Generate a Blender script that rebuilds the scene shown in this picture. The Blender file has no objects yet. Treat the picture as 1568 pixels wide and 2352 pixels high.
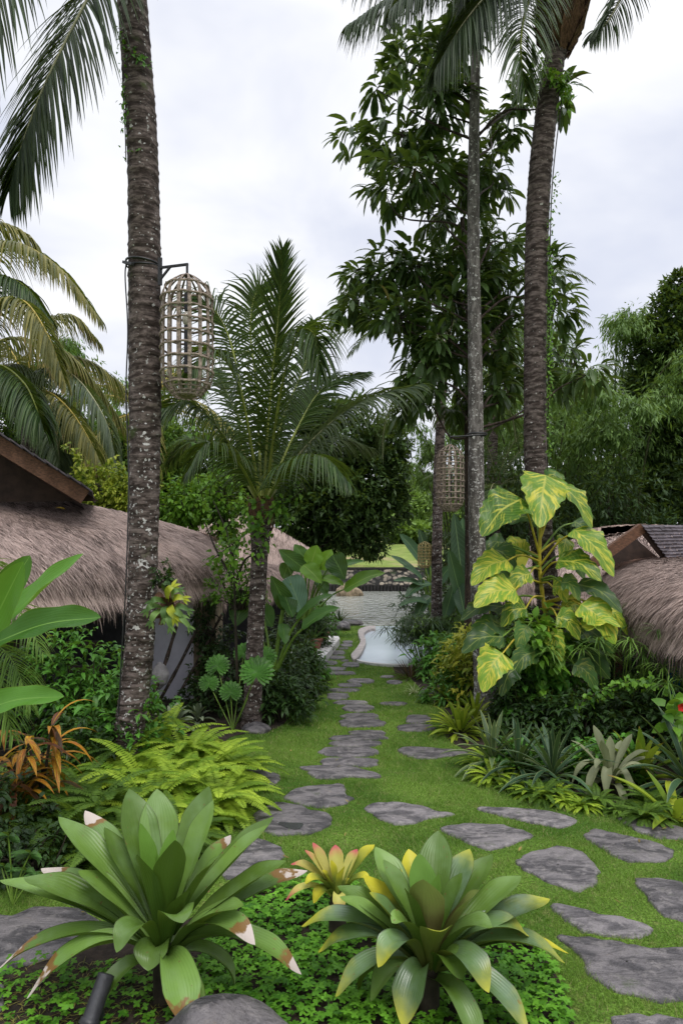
import bpy, math, random
import numpy as np
from mathutils import Vector, Matrix
R = math.radians
PI = math.pi
# ------------------------------------------------------------------ camera model
H = 2.2            # eye height, metres
F = 1568.0         # focal length in picture units
CX, HY = 784.0, 1270.0

def W(x, y, d):
    """world point seen at picture position (x, y) at distance d"""
    return np.array([(x - CX) / F * d, d, H - (y - HY) / F * d])

def G(x, y, z=0.0):
    """point of the ground (height z) seen at picture position (x, y)"""
    d = (H - z) * F / (y - HY)
    return np.array([(x - CX) / F * d, d, z])

def nrm(a):
    a = np.asarray(a, float)
    return a / np.maximum(np.linalg.norm(a, axis=-1, keepdims=True), 1e-9)

col = bpy.context.scene.collection
Z = np.array([0, 0, 1.0])

# ------------------------------------------------------------------ objects
def tag(o, label=None, cat=None, group=None, kind=None):
    if label: o['label'] = label
    if cat: o['category'] = cat
    if group: o['group'] = group
    if kind: o['kind'] = kind
    return o

def thing(name, label, cat, loc=(0, 0, 0), group=None):
    o = bpy.data.objects.new(name, None)
    o.empty_display_size = 0.1
    col.objects.link(o)
    o.location = tuple(float(v) for v in loc)
    return tag(o, label, cat, group)

def copy_tree(o, parent=None):
    c = o.copy(); col.objects.link(c); c.parent = parent
    for ch in o.children: copy_tree(ch, c)
    return c

def wloc(o):
    p = np.zeros(3)
    while o is not None: p = p + np.array(o.location); o = o.parent
    return p

class M:
    """collects surfaces; build() links them as ONE mesh object"""
    def __init__(s):
        s.v = []; s.uv = []; s.r = []; s.f = []; s.mi = []; s.n = 0; s.cur = 0
    def add(s, V, faces, uv=None, r=0.5):
        V = np.asarray(V, float).reshape(-1, 3); k = len(V)
        s.v.append(V)
        s.uv.append(np.zeros((k, 2)) if uv is None else np.asarray(uv, float).reshape(-1, 2))
        s.r.append(np.broadcast_to(np.asarray(r, float), (k,)).copy())
        fa = np.asarray(faces, int)
        s.f.append(fa + s.n); s.mi.append(np.full(len(fa), s.cur))
        s.n += k
    def grids(s, P, r=None, flip=False):
        """P (N,a,b,3): N grids, v along a, u across b"""
        P = np.asarray(P, float)
        if P.ndim == 3: P = P[None]
        N, a, b, _ = P.shape
        uu, vv = np.meshgrid(np.linspace(0, 1, b), np.linspace(0, 1, a))
        uv = np.broadcast_to(np.stack([uu, vv], -1), (N, a, b, 2))
        i = np.arange(a * b).reshape(a, b)
        q = np.stack([i[:-1, :-1], i[:-1, 1:], i[1:, 1:], i[1:, :-1]], -1).reshape(-1, 4)
        if flip: q = q[:, ::-1]
        fa = (q[None] + (np.arange(N) * a * b)[:, None, None]).reshape(-1, 4)
        if r is None: r = np.random.rand(N)
        rr = np.repeat(np.broadcast_to(np.asarray(r, float), (N,)), a * b)
        s.add(P.reshape(-1, 3), fa, uv, rr)
    def quads(s, P, r=None):
        """P (N,4,3) separate leaves of one face each"""
        N = len(P)
        uv = np.broadcast_to(np.array([[.5, 0], [1, .5], [.5, 1], [0, .5]]), (N, 4, 2))
        if r is None: r = np.random.rand(N)
        s.add(P.reshape(-1, 3), np.arange(N * 4).reshape(N, 4), uv, np.repeat(r, 4))
    def tube(s, P, rad, sides=8, r=0.5, cap=True):
        P = np.asarray(P, float); n = len(P)
        rad = np.broadcast_to(np.asarray(rad, float), (n,))
        T = nrm(np.gradient(P, axis=0))
        ref = np.array([1.0, 0, 0]) if abs(T[0][0]) < .8 else np.array([0, 1.0, 0])
        S = []
        x = nrm(np.cross(T[0], ref))
        for t in T:
            x = nrm(x - t * np.dot(x, t)); S.append(x)
        S = np.array(S); B = np.cross(T, S)
        a = np.linspace(0, 2 * PI, sides + 1)
        ring = P[:, None] + rad[:, None, None] * (np.cos(a)[None, :, None] * S[:, None] + np.sin(a)[None, :, None] * B[:, None])
        s.grids(ring, [r])
        if cap:
            for k, fl in ((0, 1), (n - 1, 0)):
                c = P[k]; rr = ring[k][:-1]
                idx = [[j, (j + 1) % sides, sides] for j in range(sides)]
                s.add(np.vstack([rr, c]), [q if fl == 0 else q[::-1] for q in idx], r=r)
    def box(s, c, h, rot=None, r=0.5):
        """box of centre c and half sizes h"""
        V = np.array([[x, y, z] for x in (-1, 1) for y in (-1, 1) for z in (-1, 1)], float) * np.asarray(h)
        if rot is not None: V = V @ np.asarray(rot).T
        V += np.asarray(c)
        fs = [(0, 1, 3, 2), (4, 6, 7, 5), (0, 4, 5, 1), (2, 3, 7, 6), (0, 2, 6, 4), (1, 5, 7, 3)]
        for f in fs: s.add(V[list(f)], [[0, 1, 2, 3]], [[0, 0], [1, 0], [1, 1], [0, 1]], r)
    def beam(s, a, b, w, t, up=Z, r=0.5):
        a = np.asarray(a, float); b = np.asarray(b, float)
        d = nrm(b - a); sd = nrm(np.cross(d, up)); u = np.cross(sd, d)
        s.box((a + b) / 2, (np.linalg.norm(b - a) / 2, w / 2, t / 2), np.stack([d, sd, u], 1), r)
    def prism(s, poly, z0, z1, r=0.5):
        poly = np.asarray(poly, float)[:, :2]; n = len(poly)
        area = np.sum(poly[:, 0] * np.roll(poly[:, 1], -1) - np.roll(poly[:, 0], -1) * poly[:, 1])
        if area < 0: poly = poly[::-1]
        top = np.c_[poly, np.full(n, z1)]; bot = np.c_[poly, np.full(n, z0)]
        s.ngon(top, r); s.ngon(bot[::-1], r)
        for i in range(n):
            j = (i + 1) % n
            s.add([bot[i], bot[j], top[j], top[i]], [[0, 1, 2, 3]], r=r)
    def ngon(s, P, r=0.5):
        s.add(P, np.zeros((0, 4), int), P[:, :2] if np.asarray(P).shape[1] > 1 else None, r)
        s.f.append([list(range(s.n - len(P), s.n))]); s.mi.append(np.full(1, s.cur))
    def build(s, name, mats, parent=None, origin=None, smooth=True):
        V = np.vstack(s.v)
        if parent is not None: V = V - wloc(parent)
        elif origin is not None: V = V - np.asarray(origin, float)
        me = bpy.data.meshes.new(name)
        lv, ls, lt, mi = [], [], [], []; c = 0
        for fa, m in zip(s.f, s.mi):
            if len(fa) == 0: continue
            if isinstance(fa, list): fa = np.array(fa)
            k = fa.shape[1]
            lv.append(fa.reshape(-1)); ls.append(c + np.arange(len(fa)) * k); lt.append(np.full(len(fa), k)); mi.append(m)
            c += len(fa) * k
        lv = np.concatenate(lv); ls = np.concatenate(ls); lt = np.concatenate(lt); mi = np.concatenate(mi)
        me.vertices.add(len(V)); me.vertices.foreach_set('co', V.astype(np.float32).ravel())
        me.loops.add(len(lv)); me.loops.foreach_set('vertex_index', lv.astype(np.int32))
        me.polygons.add(len(ls)); me.polygons.foreach_set('loop_start', ls.astype(np.int32))
        me.polygons.foreach_set('loop_total', lt.astype(np.int32))
        me.polygons.foreach_set('material_index', mi.astype(np.int32))
        me.polygons.foreach_set('use_smooth', np.full(len(ls), smooth))
        uvl = me.uv_layers.new(name='UVMap')
        uvl.data.foreach_set('uv', np.vstack(s.uv)[lv].astype(np.float32).ravel())
        at = me.attributes.new('rnd', 'FLOAT', 'POINT'); at.data.foreach_set('value', np.concatenate(s.r).astype(np.float32))
        me.update(calc_edges=True); me.validate()
        if not isinstance(mats, (list, tuple)): mats = [mats]
        for m in mats: me.materials.append(m)
        o = bpy.data.objects.new(name, me); col.objects.link(o)
        if parent is not None: o.parent = parent
        elif origin is not None: o.location = tuple(float(v) for v in origin)
        return o

# ------------------------------------------------------------------ leaf shapes
PROF = {
 'oval': lambda s: np.sin(PI * np.clip(s, 0, 1)) ** .75,
 'lance': lambda s: np.sin(PI * s ** .75) ** .9,
 'blade': lambda s: (1 - s) ** .6 * (.55 + .9 * s * (1 - s) * 2),
 'strap': lambda s: np.where(s < .62, .62 + .6 * np.sin(np.clip(s, 0, .62) / .62 * PI / 2) * .63, 1) * np.clip((1 - s) / .36, 0, 1) ** .62,
 'heart': lambda s: np.clip(np.sin(PI * np.clip(s * 1.0 + .0, 0, 1) ** .55), 0, 1) ** .75,
 'round': lambda s: (np.clip(s / .10, 0, 1) ** .5) * np.clip((1 - s) / .62, 0, 1) ** .62 * (.93 + .07 * np.sin(s * 40)),
 'brom': lambda s: (.42 + .58 * np.sin(np.clip(s / .66, 0, 1) * PI / 2) ** 1.6) * np.clip((1 - s) / .30, 0, 1) ** .72,
 'paddle': lambda s: np.sin(PI * s ** .9) ** .55,
}

def ribbons(m, base, d, up, L, Wd, prof='lance', droop=0., fold=.25, a=5, nb=3, r=None, g=None, smin=.03, wave=0.):
    base = np.atleast_2d(base).astype(float); N = len(base)
    d = nrm(np.broadcast_to(d, (N, 3))); up = np.broadcast_to(up, (N, 3))
    L = np.broadcast_to(np.asarray(L, float), (N,)); Wd = np.broadcast_to(np.asarray(Wd, float), (N,))
    droop = np.broadcast_to(np.asarray(droop, float), (N,))
    g = np.array([0, 0, -1.0]) if g is None else g
    sk = np.linspace(0, 1, a)
    T = nrm(d[:, None] + g * (droop[:, None, None] * 2 * sk[None, :, None]))
    step = (T[:, 1:] + T[:, :-1]) / 2 * (L / (a - 1))[:, None, None]
    C = np.concatenate([base[:, None], base[:, None] + np.cumsum(step, 1)], 1)
    side = nrm(np.cross(d, up) + 1e-6)[:, None]
    nn = nrm(np.cross(side, T))
    w = np.clip(PROF[prof](sk), smin, 2)[None, :, None] * (Wd / 2)[:, None, None]
    cols = []
    for c in np.linspace(-1, 1, nb):
        P = C + side * (c * w * math.cos(fold)) + nn * (abs(c) ** 1.3 * w * math.sin(fold))
        if wave: P = P + nn * (wave * w * abs(c) * np.sin(sk * 17 + 3 * c)[None, :, None])
        cols.append(P)
    m.grids(np.stack(cols, 2), r)

def leaf_curve(m, P, wid, prof='strap', up=Z, fold=.5, nb=5, n=14, r=None, wave=0., smin=.02, fold2=None):
    """one leaf following a smooth curve through the points P"""
    C = spline(P, n); T = nrm(np.gradient(C, axis=0))
    sd = nrm(np.cross(T, up)); nn = np.cross(sd, T)
    sk = np.linspace(0, 1, n)
    w = np.clip(PROF[prof](sk), smin, 2) * wid / 2
    cols = []; fo = np.full(n, fold) if fold2 is None else fold + (fold2 - fold) * sk ** .8
    for c in np.linspace(-1, 1, nb):
        Q = C + sd * (c * w * np.cos(fo))[:, None] + nn * (abs(c) ** 1.5 * w * np.sin(fo))[:, None]
        if wave: Q = Q + nn * (wave * w * abs(c) * np.sin(sk * 15 + 4 * c))[:, None]
        cols.append(Q)
    m.grids(np.stack(cols, 1), [random.random() if r is None else r])

def diamonds(m, base, d, up, L, Wd, r=None):
    base = np.atleast_2d(base); N = len(base); d = nrm(d)
    L = np.broadcast_to(np.asarray(L, float), (N,))[:, None]; Wd = np.broadcast_to(np.asarray(Wd, float), (N,))[:, None]
    sd = nrm(np.cross(d, up) + 1e-6)
    mid = base + d * L * .45
    m.quads(np.stack([base, mid + sd * Wd / 2, base + d * L, mid - sd * Wd / 2], 1), r)

def spline(P, n):
    P = [np.asarray(p, float) for p in P]
    if len(P) == 2:
        t = np.linspace(0, 1, n)[:, None]; return P[0] * (1 - t) + P[1] * t
    Q = [2 * P[0] - P[1]] + P + [2 * P[-1] - P[-2]]
    out = []; k = len(P) - 1
    for x in np.linspace(0, k, n):
        i = min(int(x), k - 1); t = x - i
        p0, p1, p2, p3 = Q[i], Q[i + 1], Q[i + 2], Q[i + 3]
        out.append(.5 * (2 * p1 + (p2 - p0) * t + (2 * p0 - 5 * p1 + 4 * p2 - p3) * t * t + (3 * p1 - p0 - 3 * p2 + p3) * t ** 3))
    return np.array(out)

def rvec(n, rs):
    return nrm(rs.normal(size=(n, 3)))

# ------------------------------------------------------------------ materials
class NT:
    def __init__(s, name):
        s.m = bpy.data.materials.new(name); s.m.use_nodes = True; s.t = s.m.node_tree; s.t.nodes.clear()
    def n(s, typ, ins=None, out=0, **pr):
        nd = s.t.nodes.new('ShaderNode' + typ)
        for k, v in pr.items(): setattr(nd, k, v)
        for k, v in (ins or {}).items():
            if isinstance(v, bpy.types.NodeSocket): s.t.links.new(v, nd.inputs[k])
            else:
                if isinstance(v, tuple) and len(v) == 3 and nd.inputs[k].type == 'RGBA': v = v + (1,)
                nd.inputs[k].default_value = v
        return nd.outputs[out]
    def mix(s, f, a, b, mode='MIX'):
        return s.n('Mix', {0: f, 6: a, 7: b}, 2, data_type='RGBA', blend_type=mode)
    def ma(s, op, a, b=0., c=0.): return s.n('Math', {0: a, 1: b, 2: c}, operation=op)
    def noise(s, scale, co=None, detail=4, rough=.55, dist=0.):
        i = {'Scale': scale, 'Detail': float(detail), 'Roughness': rough, 'Distortion': dist}
        if co is not None: i['Vector'] = co
        return s.n('TexNoise', i)
    def ss(s, v, a, b): return s.n('MapRange', {0: v, 1: a, 2: b, 3: 0., 4: 1.}, interpolation_type='SMOOTHSTEP')
    def obj(s, scale=None):
        c = s.n('TexCoord', out=3)
        if scale is not None: c = s.n('Mapping', {0: c, 3: scale})
        return c
    def rnd(s): return s.n('Attribute', out=2, attribute_name='rnd')
    def uv(s):
        u = s.n('UVMap', uv_map='UVMap'); x = s.t.nodes.new('ShaderNodeSeparateXYZ'); s.t.links.new(u, x.inputs[0])
        return x.outputs[0], x.outputs[1]
    def bump(s, h, strength=.5, dist=.02): return s.n('Bump', {'Height': h, 'Strength': strength, 'Distance': dist})
    def out(s, color, rough=.6, spec=.4, normal=None, trans=0., tcol=None, metal=0., coat=0.):
        i = {'Base Color': color, 'Roughness': rough, 'Specular IOR Level': spec, 'Metallic': metal, 'Coat Weight': coat}
        if normal is not None: i['Normal'] = normal
        b = s.n('BsdfPrincipled', i)
        if trans:
            t = s.n('BsdfTranslucent', {'Color': tcol if tcol is not None else color})
            b = s.n('MixShader', {0: trans, 1: b, 2: t})
        o = s.t.nodes.new('ShaderNodeOutputMaterial'); s.t.links.new(b, o.inputs[0])
        return s.m

def leafmat(name, c1, c2, tip=None, edge=None, mid=None, blotch=None, veins=None, rough=.45, trans=.22, spec=.22, var=.5, old=None, back=None, bloom=None):
    """leaf whose colour runs c1..c2 from leaf to leaf, with its own tip, edge, midrib, blotch and vein colours"""
    c1 = tuple(x * .68 for x in c1); c2 = tuple(min(.8, x * 1.22) for x in c2)
    t = NT(name); u, v = t.uv(); rn = t.rnd()
    f = t.ma('ADD', t.ma('MULTIPLY', rn, 1 - var * .4), t.ma('MULTIPLY', t.ma('SUBTRACT', t.noise(3.0, t.obj()), .5), var * 1.6))
    c = t.mix(f, c1, c2)
    if old:   # a share of the leaves has yellowed
        c = t.mix(t.ss(rn, 1 - old[1] - .01, 1 - old[1] + .01), c, old[0])
    au = t.ma('MULTIPLY', t.ma('ABSOLUTE', t.ma('SUBTRACT', u, .5)), 2.)
    if veins:
        w = t.ma('SINE', t.ma('MULTIPLY', t.ma('SUBTRACT', v, t.ma('MULTIPLY', au, -veins[2] if len(veins) > 2 else .12)), veins[1]))
        c = t.mix(t.ma('MULTIPLY', t.ss(w, .3, 1.), .5), c, veins[0])
    if blotch:   # (colour, amount) streaks running out from the midrib
        cv = t.t.nodes.new('ShaderNodeCombineXYZ')
        for k, s_ in enumerate((t.ma('MULTIPLY', au, 1.2), t.ma('MULTIPLY', t.ma('SUBTRACT', v, t.ma('MULTIPLY', au, .35)), 14.), t.ma('ADD', t.ma('MULTIPLY', rn, 37.), t.ma('SIGN', t.ma('SUBTRACT', u, .5))))):
            t.t.links.new(s_, cv.inputs[k])
        bn = t.noise(1.0, cv.outputs[0], 4, .62)
        c = t.mix(t.ss(t.ma('ADD', bn, t.ma('MULTIPLY', rn, .09)), .63 - blotch[1] * .25, .80 - blotch[1] * .2), c, blotch[0])
    if mid: c = t.mix(t.ma('MULTIPLY', t.ss(au, mid[1], mid[1] * .3), .8), c, mid[0])
    if bloom:
        c = t.mix(t.ma('MULTIPLY', t.ss(t.noise(5., t.obj(), 3, .6), .42, .7), bloom[1]), c, bloom[0])
        sp_ = t.noise(38., t.obj(), 2, .6); c = t.mix(t.ss(sp_, .70, .73), c, (.16, .11, .04))
    if edge: c = t.mix(t.ma('MULTIPLY', t.ss(au, edge[1], min(edge[1] + .15, .99)), .85), c, edge[0])
    if back: c = t.mix(t.n('NewGeometry', out=6), c, back)
    if tip:
        nz = t.ma('MULTIPLY', t.ma('SUBTRACT', t.noise(9., t.obj()), .5), .5)
        e = t.ma('ADD', v, nz); w = tip[2] if len(tip) > 2 else .2
        if len(tip) > 3: c = t.mix(t.ss(e, tip[1] - .09, tip[1] - .05), c, tip[3])
        c = t.mix(t.ss(e, tip[1], tip[1] + w), c, tip[0])
    bp = t.bump(t.ma('SINE', t.ma('MULTIPLY', au, 40.)), .12, .004)
    return t.out(c, rough, spec, bp, trans, t.mix(.35, c, (.5, .7, .05)) if trans else None)

def bark_mat(name, dark, light, lichen, la, rings=True, moss=0.):
    t = NT(name); co = t.obj((1, 1, 1)); st = t.obj((1.0, 1.0, 3.2) if rings else (3, 3, .8))
    n1 = t.noise(6., st, 5, .65); n2 = t.noise(24., co, 3, .6)
    c = t.mix(t.ss(n1, .40, .66), dark, light)
    c = t.mix(t.ma('MULTIPLY', t.ss(n2, .45, .7), .5), c, tuple(v * .45 for v in dark))
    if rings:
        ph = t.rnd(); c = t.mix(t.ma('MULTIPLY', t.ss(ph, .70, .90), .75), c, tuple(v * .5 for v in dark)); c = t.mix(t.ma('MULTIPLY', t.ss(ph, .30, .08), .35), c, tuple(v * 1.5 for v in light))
    # lichen: pale round patches of many sizes
    b1 = t.noise(11., t.obj((1, 1, 1.3)), 3, .6, .2); b2 = t.noise(30., co, 2, .5)
    hm = t.n('SeparateXYZ', {0: co}, 2)
    b1 = t.ma('ADD', b1, t.ma('MULTIPLY', t.ss(hm, 5.5, 1.5), .045))
    c = t.mix(t.ss(b1, .745 - la * .06, .765 - la * .06), c, lichen)
    b2 = t.ma('ADD', b2, t.ma('MULTIPLY', t.ss(hm, 1.5, 5.5), -.05))
    c = t.mix(t.ss(b2, .70 - la * .07, .73 - la * .07), c, tuple(v * .75 for v in lichen))
    if moss: c = t.mix(t.ss(t.noise(2.5, co, 5, .6), .62 - moss * .2, .75 - moss * .15), c, (.05, .07, .02))
    h = t.ma('ADD', n1, t.ma('MULTIPLY', n2, .5))
    return t.out(c, .85, .15, t.bump(h, .6, .014))

def thatch_mat():
    t = NT('thatch'); rn = t.rnd(); co = t.obj()
    c = t.mix(t.ss(rn, .08, .8), (.045, .029, .024), (.64, .49, .425))
    c = t.mix(t.ma('MULTIPLY', t.ss(t.noise(1.4, co, 4, .6), .45, .7), .3), c, (.22, .15, .13))
    c = t.mix(t.ma('MULTIPLY', t.ss(rn, .86, 1.), .7), c, (.46, .36, .31))
    return t.out(c, .8, .2)

def plain(name, c, rough=.6, var=.25, scale=8., bump=.15, spec=.3, metal=0., stretch=None):
    t = NT(name); co = t.obj(stretch) if stretch else t.obj()
    n = t.noise(scale, co, 5, .6)
    cc = t.mix(t.ss(n, .3, .7), tuple(v * (1 - var) for v in c), tuple(min(1, v * (1 + var)) for v in c))
    return t.out(cc, rough, spec, t.bump(n, bump, .02), metal=metal)

def stone_mat():
    t = NT('slate'); co = t.obj(); oi = t.n('ObjectInfo', out=5)
    cvec = t.n('VectorMath', {0: co, 1: t.n('CombineXYZ', {0: t.ma('MULTIPLY', oi, 50.), 1: 0., 2: 0.})}, operation='ADD')
    n1 = t.noise(3.0, t.n('Mapping', {0: cvec, 3: (1, 2.2, 1)}), 7, .66, .8); n2 = t.noise(14., cvec, 5, .7); n3 = t.noise(60., cvec, 3, .7)
    c = t.mix(t.ss(n1, .40, .60), (.06, .055, .06), (.19, .172, .178))
    c = t.mix(t.ma('MULTIPLY', t.ss(n2, .5, .66), .6), c, (.27, .245, .24))
    c = t.mix(t.ma('MULTIPLY', t.ss(n1, .64, .72), .5), c, (.22, .17, .12))
    c = t.mix(t.ma('MULTIPLY', t.ss(n3, .6, .75), .35), c, (.22, .21, .21))
    crack = t.ss(t.ma('ABSOLUTE', t.ma('SUBTRACT', t.noise(1.1, cvec, 3, .6, .4), .5)), .006, .0)
    c = t.mix(t.ma('MULTIPLY', crack, .0), c, (.03, .028, .028))
    h = t.ma('ADD', t.ma('ADD', n1, t.ma('MULTIPLY', n2, .35)), t.ma('ADD', t.ma('MULTIPLY', n3, .12), t.ma('MULTIPLY', crack, -.0)))
    vv = t.ma('ADD', .72, t.ma('MULTIPLY', oi, .5)); c = t.mix(1., c, t.n('CombineXYZ', {0: vv, 1: vv, 2: t.ma('MULTIPLY', vv, .97)}), 'MULTIPLY')
    c = t.mix(t.ma('MULTIPLY', t.ss(t.noise(5., cvec, 5, .7, .5), .60, .70), .55), c, (.05, .07, .025))
    rg = t.ma('ADD', .18, t.ma('MULTIPLY', n2, .65))
    return t.out(c, rg, .45, t.bump(h, 1., .05))

def rubble_mat():
    t = NT('rubble'); co = t.obj((1, 1, 1.2))
    v = t.t.nodes.new('ShaderNodeTexVoronoi'); v.inputs['Scale'].default_value = 3.4; t.t.links.new(co, v.inputs['Vector'])
    sp = t.t.nodes.new('ShaderNodeSeparateColor'); t.t.links.new(v.outputs['Color'], sp.inputs[0])
    c = t.mix(sp.outputs[0], (.06, .055, .05), (.34, .29, .22))
    c = t.mix(t.ss(v.outputs['Distance'], .42, .6), c, (.02, .02, .018))
    c = t.mix(t.ss(t.noise(1.1, co, 4), .55, .7), c, (.04, .055, .025))
    return t.out(c, .85, .2, t.bump(t.ma('SUBTRACT', 1., v.outputs['Distance']), .8, .1))

def lawn_mat(blade=False):
    t = NT('grass_blades' if blade else 'turf'); 
    co = t.n('NewGeometry', out=0)
    n1 = t.noise(.9, co, 4, .6); n2 = t.noise(9., co, 4, .7)
    c = t.mix(t.ss(n1, .35, .65), (.055, .13, .015), (.15, .255, .038))
    c = t.mix(t.ma('MULTIPLY', t.ss(n2, .52, .72), .6), c, (.23, .225, .08))
    if blade:
        rn = t.rnd(); c = t.mix(t.ma('MULTIPLY', rn, .55), c, (.18, .26, .05))
        c = t.mix(t.ss(rn, .90, .93), c, (.33, .29, .13))
        return t.out(c, .55, .25, None, .3, (.2, .4, .03))
    c = t.mix(t.ma('MULTIPLY', t.ss(t.noise(60., co, 2, .6), .4, .6), .7), c, (.03, .04, .01))
    return t.out(c, .9, .1, t.bump(n2, .6, .03))

def field_mat():
    t = NT('field_grass'); co = t.n('NewGeometry', out=0); a = t.noise(.12, co, 5, .6); b = t.noise(1.2, co, 5, .7)
    c = t.mix(t.ss(b, .3, .7), (.13, .19, .04), (.24, .29, .08)); c = t.mix(t.ss(a, .52, .64), c, (.30, .25, .13))
    return t.out(c, .95, .1, t.bump(b, .8, .3))

def water_mat(name, c, rough, b, scale, bs=.05, dist=.05, spec=.5):
    t = NT(name); co = t.n('NewGeometry', out=0)
    mp = t.n('Mapping', {0: co, 3: scale})
    n = t.noise(1., mp, 4, .55, .3)
    return t.out(c, rough, spec, t.bump(n, b, dist))

def world():
    w = bpy.data.worlds.new('World'); bpy.context.scene.world = w; w.use_nodes = True
    nt = w.node_tree; nt.nodes.clear()
    class Q(NT):
        def __init__(s): s.t = nt
    t = Q()
    sky = nt.nodes.new('ShaderNodeTexSky'); sky.sky_type = 'NISHITA'; sky.sun_disc = False
    sky.sun_elevation = R(62); sky.sun_rotation = R(20)
    try: sky.dust_density = 2.0
    except Exception: pass
    blue = t.n('VectorMath', {0: sky.outputs[0], 'Scale': .11}, operation='SCALE')
    co = t.n('Mapping', {0: t.n('TexCoord', out=0), 1: (.35, .2, .1), 3: (1.5, 1.5, 2.8)})
    n = t.noise(1.6, co, 5, .5, .25)
    cloud = t.mix(t.ss(n, .36, .64), (.56, .59, .69), (.81, .815, .835))
    up = t.n('SeparateXYZ', {0: t.n('TexCoord', out=0)}, 2)      # an overcast sky is brightest overhead
    f = t.ma('ADD', 1., t.ma('MULTIPLY', t.ss(up, .60, 1.), 1.5)); cloud = t.mix(1., cloud, t.n('CombineXYZ', {0: f, 1: f, 2: f}), 'MULTIPLY')
    cover = t.ma('ADD', .90, t.ma('MULTIPLY', t.noise(1.2, co, 2, .5), .1))
    bg = t.n('Background', {'Color': t.mix(cover, blue, cloud), 'Strength': SKY})
    o = nt.nodes.new('ShaderNodeOutputWorld'); nt.links.new(bg, o.inputs[0])

SKY = 1.0
world()
MT = {}
MT['coco_bark'] = bark_mat('coco_bark', (.035, .025, .021), (.165, .13, .118), (.5, .48, .45), .75)
MT['coco_bark_lichen'] = bark_mat('coco_bark_lichen', (.035, .025, .021), (.175, .137, .124), (.5, .48, .46), 1.1, moss=.2)
MT['grey_bark'] = bark_mat('grey_bark', (.09, .08, .072), (.24, .215, .20), (.55, .53, .5), 1.7, rings=False)
MT['dark_bark'] = bark_mat('dark_bark', (.03, .022, .018), (.09, .065, .05), (.3, .28, .25), .3, rings=False)
MT['fibre'] = plain('fibre', (.13, .07, .04), .9, .5, 20., .8, stretch=(3, 3, .5))
MT['thatch'] = thatch_mat()
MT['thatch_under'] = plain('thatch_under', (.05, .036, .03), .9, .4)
MT['stone'] = stone_mat()
MT['rubble'] = rubble_mat()
MT['turf'] = lawn_mat(); MT['blade'] = lawn_mat(True)
MT['soil'] = plain('soil', (.028, .02, .014), .95, .5, 12., .9)
MT['river'] = water_mat('river_water', (.30, .31, .27), .12, 1., (3.2, 1.3, 1), dist=.16)
MT['pool'] = water_mat('pool_water', (.58, .65, .72), .16, .15, (2, 1.2, 1), dist=.03)
MT['cap'] = plain('pool_cap', (.42, .375, .35), .75, .2, 6., .2)
MT['white_plaster'] = plain('white_plaster', (.62, .60, .58), .7, .12, 5., .1)
MT['grey_wall'] = plain('grey_wall', (.70, .68, .76), .75, .1, 3., .1)
MT['globe'] = plain('stone_globe', (.33, .31, .31), .8, .25, 14., .4)
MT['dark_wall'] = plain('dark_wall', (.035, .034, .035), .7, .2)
MT['wood'] = plain('wood', (.115, .055, .03), .6, .4, 6., .3, stretch=(1.5, 12, 12))
MT['dark_wood'] = plain('dark_wood', (.035, .02, .014), .7, .4, 6., .3)
MT['shingle'] = plain('shingle', (.085, .072, .08), .65, .35, 9., .4)
MT['stonewall'] = rubble_mat()
MT['sand_stone'] = plain('sand_stone', (.22, .17, .11), .85, .5, 7., .7)
MT['iron'] = plain('iron', (.018, .018, .02), .45, .2, 20., .2, .5)
MT['rattan'] = plain('rattan', (.25, .195, .155), .7, .5, 30., .4)
MT['rattan_yellow'] = plain('rattan_yellow', (.33, .25, .10), .6, .3, 30., .4)
MT['terracotta'] = plain('terracotta', (.3, .13, .09), .8, .25)
MT['pile'] = plain('pile', (.03, .028, .027), .8, .4)
MT['puddle'] = water_mat('rain_water', (.05, .05, .05), .02, .05, (3, 3, 1), dist=.01)
MT['glass'] = plain('bulb_glass', (.55, .5, .42), .15, .05)
MT['field'] = field_mat()
MT['blue'] = plain('blue_cloth', (.01, .10, .16), .7)
MT['stem'] = plain('stem', (.07, .075, .03), .6, .4, 10.)
MT['stem_dark'] = plain('stem_dark', (.035, .028, .018), .8, .4, 10.)
MT['stem_green'] = plain('stem_green', (.13, .22, .03), .45, .25, 10.)
MT['stem_yellow'] = plain('stem_yellow', (.40, .33, .03), .45, .35, 10.)
MT['rachis'] = plain('rachis', (.17, .2, .035), .5, .3, 4.)
MT['rachis_pale'] = plain('rachis_pale', (.28, .27, .15), .5, .3, 4.)
MT['rachis_yellow'] = plain('rachis_yellow', (.36, .27, .05), .5, .3, 4.)
L_ = leafmat
MT['coco'] = L_('coco', (.014, .036, .010), (.04, .085, .018), mid=((.14, .17, .05), .25), rough=.45, trans=.18, spec=.25)
MT['coco_dark'] = L_('coco_dark', (.012, .028, .012), (.03, .055, .018), mid=((.08, .10, .04), .2), rough=.5, trans=.14, spec=.2)
MT['coco_old'] = L_('coco_old', (.09, .11, .03), (.23, .20, .05), tip=((.3, .2, .08), .75, .3), rough=.5, trans=.2)
MT['coco_far'] = L_('coco_far', (.045, .075, .035), (.10, .13, .06), rough=.4, trans=.15)
MT['brom'] = L_('brom', (.115, .21, .03), (.18, .30, .06), back=(.045, .09, .012), bloom=((.22, .34, .15), .35), edge=((.05, .07, .015), .95), rough=.34, spec=.35, trans=.14, var=1., veins=((.12, .22, .06), 0.0))
MT['brom_tip'] = L_('brom_tip', (.13, .24, .04), (.18, .31, .06), back=(.07, .12, .02), bloom=((.2, .3, .14), .4), tip=((.55, .47, .42), .83, .03, (.20, .11, .035)), edge=((.03, .04, .01), .96), rough=.4, trans=.12, var=1.)
MT['brom_in'] = L_('brom_in', (.16, .32, .05), (.19, .36, .07), rough=.33, trans=.2, var=1.)
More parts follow.
